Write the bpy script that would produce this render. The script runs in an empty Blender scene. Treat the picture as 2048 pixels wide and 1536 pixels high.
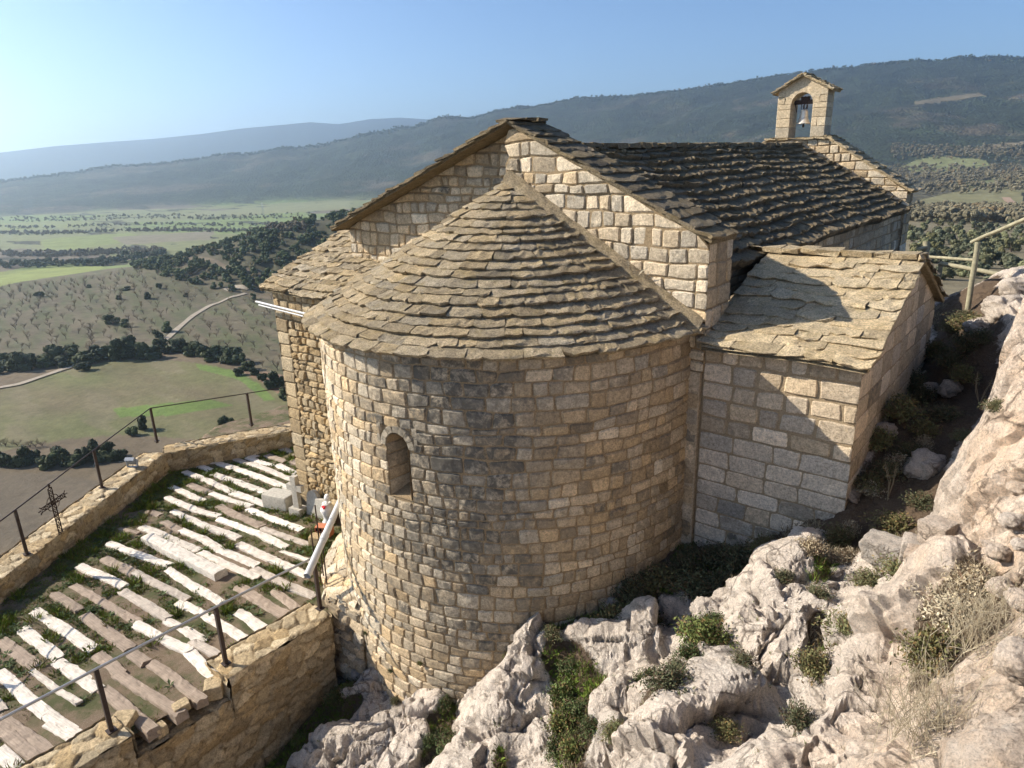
import bpy, math, numpy as np
from mathutils import Matrix, Vector

RNG = np.random.default_rng(11)
rad = math.radians
SC = bpy.context.scene
COL = SC.collection

# ------------------------------------------------------------------ camera
CAM = np.array([7.3183, -8.8976, 2.3072])
YAW, PITCH, ROLL, FPX = -0.6949, -0.3105, -0.031, 1390.06
def cam_axes():
    r = np.array([math.cos(YAW), -math.sin(YAW), 0]); fw = np.array([math.sin(YAW), math.cos(YAW), 0])
    cp, sp = math.cos(PITCH), math.sin(PITCH)
    F = fw*cp+np.array([0, 0, sp]); U = -fw*sp+np.array([0, 0, cp])
    cr, sr = math.cos(ROLL), math.sin(ROLL)
    return r*cr+U*sr, -r*sr+U*cr, F
_r, _u, _f = cam_axes()
cd = bpy.data.cameras.new('camera'); cam = bpy.data.objects.new('camera', cd); COL.objects.link(cam)
M = Matrix.Identity(4)
for i in range(3):
    M[i][0] = _r[i]; M[i][1] = _u[i]; M[i][2] = -_f[i]; M[i][3] = CAM[i]
cam.matrix_world = M
cd.sensor_width = 36; cd.lens = FPX*36/2048; cd.clip_end = 60000; cd.clip_start = .05
SC.camera = cam

# ------------------------------------------------------------------ light
SUN_AZ, SUN_EL = 26.5, 31.5           # towards the sun: (-cos a, -sin a)
sdir = Vector((-math.cos(rad(SUN_AZ))*math.cos(rad(SUN_EL)), -math.sin(rad(SUN_AZ))*math.cos(rad(SUN_EL)), math.sin(rad(SUN_EL))))
sl = bpy.data.lights.new('sun', 'SUN'); so = bpy.data.objects.new('sun', sl); COL.objects.link(so)
sl.energy = 5.0; sl.angle = rad(.5); sl.color = (1.0, .9, .76)
so.rotation_euler = (-sdir).to_track_quat('-Z', 'Y').to_euler(); so.location = (-30, -20, 40)
W = bpy.data.worlds.new('World'); SC.world = W; W.use_nodes = True
nt = W.node_tree; bg = nt.nodes['Background']
sky = nt.nodes.new('ShaderNodeTexSky'); sky.sky_type = 'NISHITA'; sky.sun_disc = False
sky.sun_elevation = rad(SUN_EL); sky.sun_rotation = math.atan2(sdir.x, sdir.y)
sky.altitude = 1500; sky.air_density = 1.0; sky.dust_density = 2.4; sky.ozone_density = 5.0
nt.links.new(sky.outputs[0], bg.inputs[0]); bg.inputs[1].default_value = .088
SC.view_settings.view_transform = 'Standard'; SC.view_settings.look = 'None'
SC.view_settings.exposure = 0.95; SC.view_settings.gamma = 1
SC.cycles.max_bounces = 6; SC.cycles.volume_bounces = 2

#HF-BEGIN  --------------------------------------------------------- noise
_perm = np.random.default_rng(3).permutation(4096).astype(np.int64)
_g3 = np.random.default_rng(4).normal(size=(4096, 3)); _g3 /= np.linalg.norm(_g3, axis=1)[:, None]
_rv = np.random.default_rng(5).random((4096, 4))
def _h(ix, iy, iz):
    return _perm[(_perm[(_perm[ix & 4095]+iy) & 4095]+iz) & 4095]
def noise3(x, y, z):
    x = np.asarray(x, float); y = np.asarray(y, float)+0*x; z = np.asarray(z, float)+0*x
    ix = np.floor(x).astype(np.int64); iy = np.floor(y).astype(np.int64); iz = np.floor(z).astype(np.int64)
    fx, fy, fz = x-ix, y-iy, z-iz
    u, v, w = fx*fx*fx*(fx*(fx*6-15)+10), fy*fy*fy*(fy*(fy*6-15)+10), fz*fz*fz*(fz*(fz*6-15)+10)
    def gr(a, b, c):
        g = _g3[_h(ix+a, iy+b, iz+c)]
        return g[..., 0]*(fx-a)+g[..., 1]*(fy-b)+g[..., 2]*(fz-c)
    def L(a, b, t): return a+(b-a)*t
    return 1.5*L(L(L(gr(0, 0, 0), gr(1, 0, 0), u), L(gr(0, 1, 0), gr(1, 1, 0), u), v),
                 L(L(gr(0, 0, 1), gr(1, 0, 1), u), L(gr(0, 1, 1), gr(1, 1, 1), u), v), w)
def fbm(x, y, z=0., o=4, g=.5, ridged=False):
    s = 0; a = 1; f = 1
    for i in range(o):
        n = noise3(np.asarray(x)*f+17.3*i, np.asarray(y)*f-9.1*i, np.asarray(z)*f+3.7*i)
        if ridged: n = 1-2*np.abs(n)
        s = s+a*n; a *= g; f *= 2.03
    return s
def voro(x, y, z=0.0, seed=0):
    """2-D cells: F1, F2, random cell values (4), offset to the cell point"""
    x = np.asarray(x, float); y = np.asarray(y, float)
    ix = np.floor(x).astype(np.int64); iy = np.floor(y).astype(np.int64)
    f1 = np.full(x.shape, 9.); f2 = np.full(x.shape, 9.); idc = np.zeros(x.shape, np.int64); ox = np.zeros(x.shape); oy = np.zeros(x.shape)
    for a in (-1, 0, 1):
        for b in (-1, 0, 1):
            h = _h(ix+a, iy+b, seed+0*ix)
            dx = ix+a+_rv[h, 0]*.9+.05-x; dy = iy+b+_rv[h, 1]*.9+.05-y
            d = np.sqrt(dx*dx+dy*dy)
            m = d < f1
            f2 = np.where(m, f1, np.minimum(f2, d)); f1 = np.where(m, d, f1)
            idc = np.where(m, h, idc); ox = np.where(m, dx, ox); oy = np.where(m, dy, oy)
    return f1, f2, _rv[(idc*7+13) & 4095], ox, oy
def sm(a, b, x):
    t = np.clip((np.asarray(x, float)-a)/(b-a), 0, 1); return t*t*(3-2*t)

# ---- heights of the country round the hill, polar about the camera (az from +Y clockwise, degrees)
FAR_AZ = np.array([-110, -90, -80, -74.2, -71.4, -68.5, -65.4, -62.1, -59.4, -56.6, -54.4, -52.3, -50, -47.7, -44.7, -40, -30, 0, 60])
FAR_EL = np.array([1., 1.2, 1.3, 1.48, 1.8, 2.02, 2.2, 2.49, 2.82, 3.03, 3.2, 3.02, 3.34, 3.4, 3.15, 2.8, 2.5, 2., 1.5])
RID_AZ = np.array([-110, -90, -80, -74.6, -71.8, -68.8, -65.7, -60.7, -55.4, -51.6, -47.8, -44, -40.1, -34.3, -28.7, -23.3, -19.6, -15.1, -10.6, -5.2, 10, 30, 60])
RID_EL = np.array([-1.2, -.9, -.6, -.35, -.05, .24, .48, .85, 1.25, 1.87, 2.43, 3.13, 3.57, 4.09, 4.4, 4.88, 4.99, 5.17, 5.22, 4.98, 4.4, 3.5, 3])
R_RID, R_FAR = 3000., 7500.
def z_land(az, r):
    az = np.asarray(az, float); r = np.asarray(r, float)
    wr = sm(-36, -13, az)
    x = r*np.sin(np.radians(az)); y = r*np.cos(np.radians(az))
    left = np.interp(r, [20, 60, 120, 160, 400, 540, 700, 1000, 2000, 20000], [-12, -34, -56, -58, -60, -61, -74, -78, -84, -84])
    right = np.interp(r, [20, 60, 120, 230, 450, 600, 800, 1500, 20000], [-6, -12, -17, -24, -36, -42, -46, -36, -30])
    z = left*(1-wr)+right*wr
    z = z+sm(150, 400, r)*1.2*fbm(x/160, y/160, 0, 3)
    # wooded knoll left of the chapel
    k = np.interp(az, [-70, -66, -62, -59, -56, -52, -46, -40, -30], [0, 6, 14, 22, 27, 31, 33, 20, 0])
    z = z+k*sm(365, 480, r+fbm(az/3, r/90, 2, 3)*14)*(1-sm(500, 640, r))
    # long ridge
    foot = np.interp(az, [-110, -60, -40, -12, 60], [2050, 2000, 1800, 1450, 1500])
    crest = CAM[2]+R_RID*np.tan(np.radians(np.interp(az, RID_AZ, RID_EL)))
    t = np.clip((r-foot)/(R_RID-foot), 0, None)
    base = z
    up = base+(crest-base)*np.clip(t, 0, 1)**1.25
    dn = crest-np.clip(r-R_RID, 0, None)*.16
    zr = np.where(r < R_RID, up, np.maximum(dn, -60))
    amp = np.clip(t, 0, 1)*np.clip(1.15-t*.75, .25, 1)
    zr = zr+amp*(44*fbm(x/420, y/420, 0, 5, .5, True)-18)*np.where(r < R_RID, np.clip(crest-base, 0, 200)/200, .3)
    z = np.where(r > foot, zr, z)
    # far range
    fc = CAM[2]+R_FAR*np.tan(np.radians(np.interp(az, FAR_AZ, FAR_EL)))
    tf = np.clip((r-5200)/(R_FAR-5200), 0, 1)
    zf = -60+(fc+60)*sm(0, 1, tf)+tf*(1-tf)*120*fbm(x/900, y/900, 5, 3)
    zf = np.where(r > R_FAR, fc-(r-R_FAR)*.1, zf)
    z = np.where(r > 5200, np.maximum(z, zf), z)
    return z
#HF-END

# ------------------------------------------------------------------ mesh helpers
class MB:
    def __init__(s): s.V = []; s.F = []; s.C = []; s.n = 0
    def add(s, V, F, c=(.5, .5, 0, 1)):
        V = np.asarray(V, float).reshape(-1, 3); F = np.asarray(F, np.int64)
        if len(F) == 0: return
        c = np.asarray(c, float)
        if c.ndim == 1: c = np.broadcast_to(c, (len(V), 4))
        s.V.append(V); s.C.append(c); s.F.append(F+s.n); s.n += len(V)
    def grid(s, P, c=(.5, .5, 0, 1), flip=False):
        P = np.asarray(P, float); a, b = P.shape[:2]
        i = np.arange(a*b).reshape(a, b)
        F = np.stack([i[:-1, :-1], i[1:, :-1], i[1:, 1:], i[:-1, 1:]], -1).reshape(-1, 4)
        if flip: F = F[:, ::-1]
        c = np.asarray(c, float)
        s.add(P.reshape(-1, 3), F, c.reshape(-1, 4) if c.ndim == 3 else c)
    def box(s, x0, x1, y0, y1, z0, z1, c=(.5, .5, 0, 1), f=None):
        V = np.array([(x, y, z) for x in (x0, x1) for y in (y0, y1) for z in (z0, z1)], float)
        if f is not None: V = f(V)
        F = [(0, 1, 3, 2), (4, 6, 7, 5), (0, 4, 5, 1), (2, 3, 7, 6), (0, 2, 6, 4), (1, 5, 7, 3)]
        s.add(V, F, c)
    def tube(s, pts, rr, n=6, c=(.5, .5, 0, 1), cap=True):
        pts = np.asarray(pts, float); k = len(pts); rr = np.broadcast_to(np.asarray(rr, float), (k,))
        T = np.gradient(pts, axis=0); T /= np.linalg.norm(T, axis=1)[:, None]+1e-12
        a = np.array([0, 0, 1.]) if abs(T[0, 2]) < .9 else np.array([1., 0, 0])
        A = np.cross(T, a); A /= np.linalg.norm(A, axis=1)[:, None]+1e-9; B = np.cross(T, A)
        t = np.linspace(0, 2*np.pi, n, endpoint=False)
        P = pts[:, None]+rr[:, None, None]*(np.cos(t)[None, :, None]*A[:, None]+np.sin(t)[None, :, None]*B[:, None])
        i = np.arange(k*n).reshape(k, n); j = np.roll(i, -1, 1)
        F = np.stack([i[:-1], j[:-1], j[1:], i[1:]], -1).reshape(-1, 4)
        s.add(P.reshape(-1, 3), F, c)
        if cap and n > 2:
            for row, fl in ((P[0], True), (P[-1], False)):
                V = np.vstack([row, row.mean(0)])
                F = np.array([(q, (q+1) % n, n) for q in range(n)])
                s.add(V, F[:, ::-1] if fl else F, c)
    def lathe(s, prof, n=20, ctr=(0, 0, 0), c=(.5, .5, 0, 1)):
        prof = np.asarray(prof, float); t = np.linspace(0, 2*np.pi, n+1)
        P = np.stack([prof[:, None, 0]*np.cos(t), prof[:, None, 0]*np.sin(t), prof[:, None, 1]+0*t], -1)+np.asarray(ctr)
        s.grid(P, c, True)
    def build(s, name, mat, parent=None, smooth=False, loc=None):
        me = bpy.data.meshes.new(name)
        V = np.vstack(s.V); C = np.vstack(s.C)
        nf = sum(len(f) for f in s.F)
        li = np.concatenate([f.ravel() for f in s.F]); lt = np.concatenate([np.full(len(f), f.shape[1]) for f in s.F])
        ls = np.concatenate([[0], np.cumsum(lt)[:-1]])
        me.vertices.add(len(V)); me.loops.add(len(li)); me.polygons.add(nf)
        me.vertices.foreach_set('co', V.astype(np.float32).ravel())
        me.loops.foreach_set('vertex_index', li.astype(np.int32)); me.polygons.foreach_set('loop_start', ls.astype(np.int32))
        me.polygons.foreach_set('use_smooth', np.full(nf, smooth))
        me.update(calc_edges=True)
        a = me.attributes.new('tint', 'FLOAT_COLOR', 'POINT'); a.data.foreach_set('color', C.astype(np.float32).ravel())
        me.materials.append(mat)
        o = bpy.data.objects.new(name, me); COL.objects.link(o)
        if parent is not None: o.parent = parent
        if loc is not None: o.location = loc
        return o
def empty(name, loc=(0, 0, 0), rz=0):
    o = bpy.data.objects.new(name, None); COL.objects.link(o); o.location = loc; o.rotation_euler = (0, 0, rz); o.empty_display_size = .2
    return o
def tag(o, label=None, cat=None, group=None, kind=None):
    if label: o['label'] = label
    if cat: o['category'] = cat
    if group: o['group'] = group
    if kind: o['kind'] = kind
    return o
def copy_tree(o, parent=None):
    c = o.copy(); COL.objects.link(c)
    if parent is not None: c.parent = parent
    for ch in list(o.children): copy_tree(ch, c)
    return c

# ------------------------------------------------------------------ materials
class NT:
    def __init__(s, name):
        m = bpy.data.materials.new(name); m.use_nodes = True; s.m = m; s.t = m.node_tree; s.b = s.t.nodes['Principled BSDF']
        s.b.inputs['Roughness'].default_value = .9; s.b.inputs['Specular IOR Level'].default_value = .25
    def n(s, typ, ins=None, **kw):
        nd = s.t.nodes.new('ShaderNode'+typ)
        for k, v in kw.items(): setattr(nd, k, v)
        for k, v in (ins or {}).items(): s.set(nd, k, v)
        return nd
    def set(s, nd, k, v):
        if isinstance(v, bpy.types.NodeSocket): s.t.links.new(v, nd.inputs[k])
        elif isinstance(v, bpy.types.Node): s.t.links.new(v.outputs[0], nd.inputs[k])
        else: nd.inputs[k].default_value = v
    def coord(s): return s.n('TexCoord').outputs['Object']
    def noise(s, scale, detail=4, rough=.55, vec=None, out=0, dist=0):
        nd = s.n('TexNoise', {'Scale': scale, 'Detail': detail, 'Roughness': rough, 'Distortion': dist})
        s.set(nd, 'Vector', vec if vec is not None else s.coord()); return nd.outputs[out]
    def voro(s, scale, vec=None, feature='F1', out='Distance'):
        nd = s.n('TexVoronoi', {'Scale': scale}, feature=feature)
        s.set(nd, 'Vector', vec if vec is not None else s.coord()); return nd.outputs[out]
    def ramp(s, f, stops):
        nd = s.n('ValToRGB'); s.set(nd, 0, f); e = nd.color_ramp.elements
        while len(e) < len(stops): e.new(.5)
        for i, (p, c) in enumerate(stops):
            e[i].position = p; e[i].color = (c, c, c, 1) if not hasattr(c, '__len__') else (*c, 1)
        return nd.outputs[0]
    def mix(s, f, a, b, mode='MIX'):
        nd = s.n('MixRGB', {0: f}, blend_type=mode)
        for i, v in ((1, a), (2, b)): s.set(nd, i, v if isinstance(v, (bpy.types.NodeSocket, bpy.types.Node)) else (*v, 1) if hasattr(v, '__len__') else (v, v, v, 1))
        return nd.outputs[0]
    def math(s, op, a, b=0.):
        nd = s.n('Math', operation=op); s.set(nd, 0, a); s.set(nd, 1, b); return nd.outputs[0]
    def tint(s):
        at = s.n('Attribute', attribute_name='tint'); sp = s.n('SeparateColor'); s.t.links.new(at.outputs['Color'], sp.inputs[0])
        return sp.outputs[0], sp.outputs[1], sp.outputs[2], at.outputs['Alpha'], at.outputs['Color']
    def bump(s, h, strength=.5, dist=.02, prev=None):
        nd = s.n('Bump', {'Height': h, 'Strength': strength, 'Distance': dist})
        if prev is not None: s.t.links.new(prev, nd.inputs['Normal'])
        return nd.outputs[0]
    def out(s, color=None, normal=None, rough=None, **kw):
        if color is not None: s.set(s.b, 'Base Color', color if isinstance(color, bpy.types.NodeSocket) else (*color, 1))
        if normal is not None: s.set(s.b, 'Normal', normal)
        if rough is not None: s.set(s.b, 'Roughness', rough)
        for k, v in kw.items(): s.set(s.b, k.replace('_', ' '), v)
        return s.m

def stone_mat(name, warm=(.57, .42, .245), pale=(.62, .53, .395), grey=(.27, .25, .215), mortar=(.33, .245, .145), lich=.5, bumpd=.02):
    """tint: R brightness, G warm..grey, B dark lichen, A 1 = stone 0 = mortar"""
    s = NT(name); R, G, B, A, _ = s.tint()
    c = s.mix(s.ramp(G, [(0, 0), (.55, .0), (1, 1)]), s.mix(s.ramp(G, [(0, 0), (.5, 1)]), warm, pale), grey)
    n1 = s.noise(9, 6, .7); n2 = s.noise(45, 4, .7); n3 = s.noise(2.2, 5, .65)
    c = s.mix(1, c, s.ramp(R, [(0, .55), (1, 1.36)]), 'MULTIPLY')
    c = s.mix(1, c, s.ramp(n1, [(.3, .78), (.7, 1.15)]), 'MULTIPLY')
    c = s.mix(1, c, s.ramp(n2, [(.34, .66), (.56, 1.08)]), 'MULTIPLY')
    c = s.mix(1, c, s.ramp(s.noise(20, 5, .7), [(.36, .74), (.56, 1.06)]), 'MULTIPLY')
    lm = s.math('MULTIPLY', s.ramp(s.noise(8, 8, .75, dist=.4), [(.34, 0), (.56, 1)]), s.math('MULTIPLY', B, lich*2.1))
    c = s.mix(lm, c, (.125, .115, .095))
    yl = s.math('MULTIPLY', s.ramp(s.noise(16, 6, .75), [(.6, 0), (.72, 1)]), .45)
    c = s.mix(yl, c, (.36, .25, .09))
    mc = s.mix(1, s.mix(0, mortar, mortar), s.ramp(n2, [(.3, .6), (.7, 1.2)]), 'MULTIPLY')
    c = s.mix(A, mc, c)
    nb = s.bump(s.noise(17, 9, .75), 1., bumpd*1.25)
    nb = s.bump(s.noise(60, 5, .75), .8, .010, nb)
    return s.out(c, nb, .95)
M_WALL = stone_mat('limestone_masonry')
M_ASHLAR = stone_mat('ashlar_masonry', warm=(.60, .475, .32), pale=(.70, .61, .49), grey=(.33, .32, .29), mortar=(.36, .28, .18), lich=.45)
M_RUBBLE = stone_mat('rubble_masonry', warm=(.47, .34, .18), pale=(.53, .43, .28), grey=(.28, .24, .17), mortar=(.26, .19, .105), lich=.25, bumpd=.025)
M_BELL = stone_mat('cut_stone', warm=(.60, .47, .30), pale=(.64, .54, .39), grey=(.40, .34, .26), mortar=(.42, .34, .23), lich=.35, bumpd=.01)

def roof_mat(name, c1, c2, c3, moss=.5):
    s = NT(name); R, G, B, A, _ = s.tint()
    c = s.mix(G, c1, c2)
    c = s.mix(1, c, s.ramp(R, [(0, .6), (1, 1.3)]), 'MULTIPLY')
    n1 = s.noise(8, 7, .72); n2 = s.noise(40, 5, .75)
    c = s.mix(1, c, s.ramp(n1, [(.3, .65), (.7, 1.2)]), 'MULTIPLY')
    c = s.mix(1, c, s.ramp(n2, [(.34, .45), (.58, 1.15)]), 'MULTIPLY')
    c = s.mix(s.math('MULTIPLY', s.ramp(s.noise(5, 8, .75, dist=.5), [(.5, 0), (.66, 1)]), moss), c, c3)
    c = s.mix(s.math('MULTIPLY', s.ramp(s.noise(13, 7, .75), [(.56, 0), (.7, 1)]), B), c, (.06, .055, .04))
    nb = s.bump(s.noise(16, 9, .8), 1, .06)
    nb = s.bump(s.noise(60, 5, .8), .9, .016, nb)
    return s.out(c, nb, .95)
M_SLAB = roof_mat('stone_slab_roof', (.56, .43, .255), (.46, .39, .28), (.33, .25, .10), .5)
M_SLAB_P = roof_mat('pale_stone_slab_roof', (.66, .52, .32), (.58, .49, .34), (.46, .35, .16), .4)
M_SLAB_D = roof_mat('dark_stone_slab_roof', (.33, .255, .15), (.25, .205, .14), (.19, .145, .06), .6)

def rock_mat():
    """tint: R soil amount, G pink/orange, B grey lichen, A brightness"""
    s = NT('limestone_rock'); R, G, B, A, _ = s.tint()
    n1 = s.noise(1.7, 8, .7); n2 = s.noise(10, 8, .75); n3 = s.noise(60, 4, .75)
    c = s.mix(s.ramp(n1, [(.35, 0), (.65, 1)]), (.81, .72, .625), (.72, .63, .535))
    c = s.mix(s.math('MULTIPLY', G, s.ramp(s.noise(3.1, 6, .7), [(.3, .25), (.65, 1)])), c, (.68, .48, .32))
    c = s.mix(s.math('MULTIPLY', B, s.ramp(n2, [(.4, 0), (.62, 1)])), c, (.30, .28, .25))
    c = s.mix(1, c, s.ramp(n2, [(.3, .74), (.6, 1.12)]), 'MULTIPLY')
    c = s.mix(1, c, s.ramp(n3, [(.34, .66), (.55, 1.08)]), 'MULTIPLY')
    c = s.mix(1, c, s.ramp(A, [(0, .5), (1, 1.15)]), 'MULTIPLY')
    soil = s.mix(s.noise(25, 6, .75), (.075, .052, .035), (.21, .15, .10))
    soil = s.mix(s.ramp(s.noise(90, 3, .7), [(.6, 0), (.68, 1)]), soil, (.34, .28, .21))
    f = s.ramp(s.math('ADD', R, s.math('MULTIPLY', s.math('SUBTRACT', s.noise(14, 6, .75), .5), .8)), [(.42, 0), (.6, 1)])
    c = s.mix(f, c, soil)
    wv = s.n('MixRGB', {0: .12}); s.t.links.new(s.coord(), wv.inputs[1]); s.t.links.new(s.noise(4, 5, .7, out=1), wv.inputs[2])
    ck = s.math('MULTIPLY', s.ramp(s.voro(2.6, wv.outputs[0], 'DISTANCE_TO_EDGE'), [(0, 1), (.035, 0)]), s.ramp(s.noise(1.3, 4, .6), [(.45, 0), (.6, 1)]))
    ck2 = s.math('MULTIPLY', s.ramp(s.voro(8, wv.outputs[0], 'DISTANCE_TO_EDGE'), [(0, 1), (.05, 0)]), s.ramp(s.noise(2.1, 4, .6), [(.5, 0), (.64, 1)]))
    ck = s.math('MAXIMUM', ck, ck2)
    pit = s.ramp(s.noise(34, 3, .6), [(.62, 0), (.7, 1)])
    c = s.mix(s.math('MULTIPLY', ck, .75), c, (.16, .12, .09)); c = s.mix(s.math('MULTIPLY', pit, .5), c, (.24, .19, .15))
    nb = s.bump(s.math('SUBTRACT', 1., ck), 1, .05)
    nb = s.bump(s.noise(6, 11, .75), 1, .11, nb)
    nb = s.bump(s.noise(26, 8, .8), 1, .04, nb)
    return s.out(c, nb, .95)
M_ROCK = rock_mat()

def wood_mat():
    s = NT('weathered_timber'); R, G, B, A, _ = s.tint()
    mp = s.n('Mapping', {'Scale': (1.2, 22, 22)}); s.t.links.new(s.coord(), mp.inputs[0])
    g = s.noise(2.2, 7, .75, mp.outputs[0]); g2 = s.noise(7, 5, .7, mp.outputs[0])
    c = s.mix(G, (.68, .62, .54), (.30, .225, .165))
    c = s.mix(1, c, s.ramp(R, [(0, .7), (1, 1.2)]), 'MULTIPLY')
    c = s.mix(1, c, s.ramp(g, [(.3, .62), (.55, 1.08)]), 'MULTIPLY')
    c = s.mix(s.ramp(g2, [(.66, 0), (.76, 1)]), c, (.12, .09, .065))
    c = s.mix(1, c, s.ramp(s.noise(6, 6, .7), [(.3, .72), (.65, 1.1)]), 'MULTIPLY')
    return s.out(c, s.bump(g, .9, .02, s.bump(s.noise(30, 5, .7), .5, .008)), .85)
M_WOOD = wood_mat()

def soil_mat():
    s = NT('gravelly_soil')
    c = s.mix(s.noise(3, 6, .7), (.11, .08, .05), (.25, .18, .12))
    c = s.mix(s.ramp(s.noise(120, 3, .7), [(.5, 0), (.68, 1)]), c, (.36, .29, .22))
    c = s.mix(s.math('MULTIPLY', s.ramp(s.noise(1.4, 5, .7), [(.45, 0), (.6, 1)]), .75), c, (.05, .075, .018))
    return s.out(c, s.bump(s.noise(80, 6, .75), 1, .03), .95)
M_SOIL = soil_mat()
def plain(name, col, rough=.7, metallic=0., var=.25, scale=25, bump=.004):
    s = NT(name); c = s.mix(1, s.mix(0, col, col), s.ramp(s.noise(scale, 6, .7), [(.3, 1-var), (.7, 1+var)]), 'MULTIPLY')
    R, G, B, A, _ = s.tint()
    c = s.mix(1, c, s.ramp(R, [(0, .6), (1, 1.4)]), 'MULTIPLY')
    return s.out(c, s.bump(s.noise(scale*2, 5, .7), .6, bump), rough, Metallic=metallic)
M_IRON = plain('painted_brown_iron', (.055, .04, .035), .55, .3)
M_RUST = plain('rusty_wrought_iron', (.045, .028, .02), .7, .4)
M_STEEL = plain('galvanised_steel', (.38, .38, .38), .45, .8, .12)
M_GREYP = plain('grey_enamel', (.30, .33, .37), .45, 0, .1)
M_GLASS = plain('lamp_glass', (.30, .36, .42), .12, 0, .05)
M_PVC = plain('pvc_plastic', (.52, .53, .53), .4, 0, .1, 6, .001)
M_DARK = plain('unlit_black', (.012, .011, .01), .9)  # black that stands in for darkness in unlit openings and hollows
M_CONC = plain('concrete', (.42, .39, .33), .9, 0, .25, 18, .01)
M_BRICK = plain('terracotta', (.50, .19, .10), .85, 0, .2, 18)
M_WHITE = plain('white_marble', (.70, .69, .66), .5, 0, .1)
M_RED = plain('red_petals', (.55, .02, .03), .7)
M_YEL = plain('yellow_petals', (.75, .55, .02), .7)
M_BRONZE = plain('pale_bronze', (.55, .51, .44), .42, .35, .25, 8)
M_FWOOD = plain('round_treated_timber', (.27, .25, .17), .8, 0, .3, 9)
M_BARK = plain('bark', (.12, .095, .075), .9, 0, .3)
M_TWIG = plain('dry_twigs', (.20, .135, .09), .9, 0, .3)
def leaf_mat(name, a, b, sss=.0):
    s = NT(name); R, G, B, A, _ = s.tint()
    c = s.mix(R, a, b); c = s.mix(G, c, s.mix(0, (.16, .11, .055), (0, 0, 0)))
    c = s.mix(1, c, s.ramp(s.noise(2.3, 4, .6), [(.3, .7), (.7, 1.25)]), 'MULTIPLY')
    rn = s.n('ObjectInfo').outputs['Random']; c = s.mix(1, c, s.ramp(rn, [(0, (.65, .62, .6)), (.5, (1, 1, 1)), (.8, (1.25, 1.05, .8)), (1, (1.45, 1.4, 1.2))]), 'MULTIPLY')
    return s.out(c, None, .8)
M_GRASS = leaf_mat('green_grass', (.065, .12, .015), (.19, .26, .04))
M_STRAW = leaf_mat('dry_grass', (.33, .275, .18), (.50, .44, .32))
M_SHRUB = leaf_mat('grey_green_leaves', (.075, .09, .045), (.15, .16, .085))
M_HERB = leaf_mat('fresh_green_leaves', (.055, .085, .028), (.11, .15, .055))
M_OAK = leaf_mat('holm_oak_leaves', (.026, .042, .016), (.075, .098, .042))
M_OLIVE = leaf_mat('olive_leaves', (.07, .085, .05), (.14, .15, .095))
M_ALMOND = leaf_mat('bare_branches', (.08, .076, .055), (.145, .138, .105))
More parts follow.
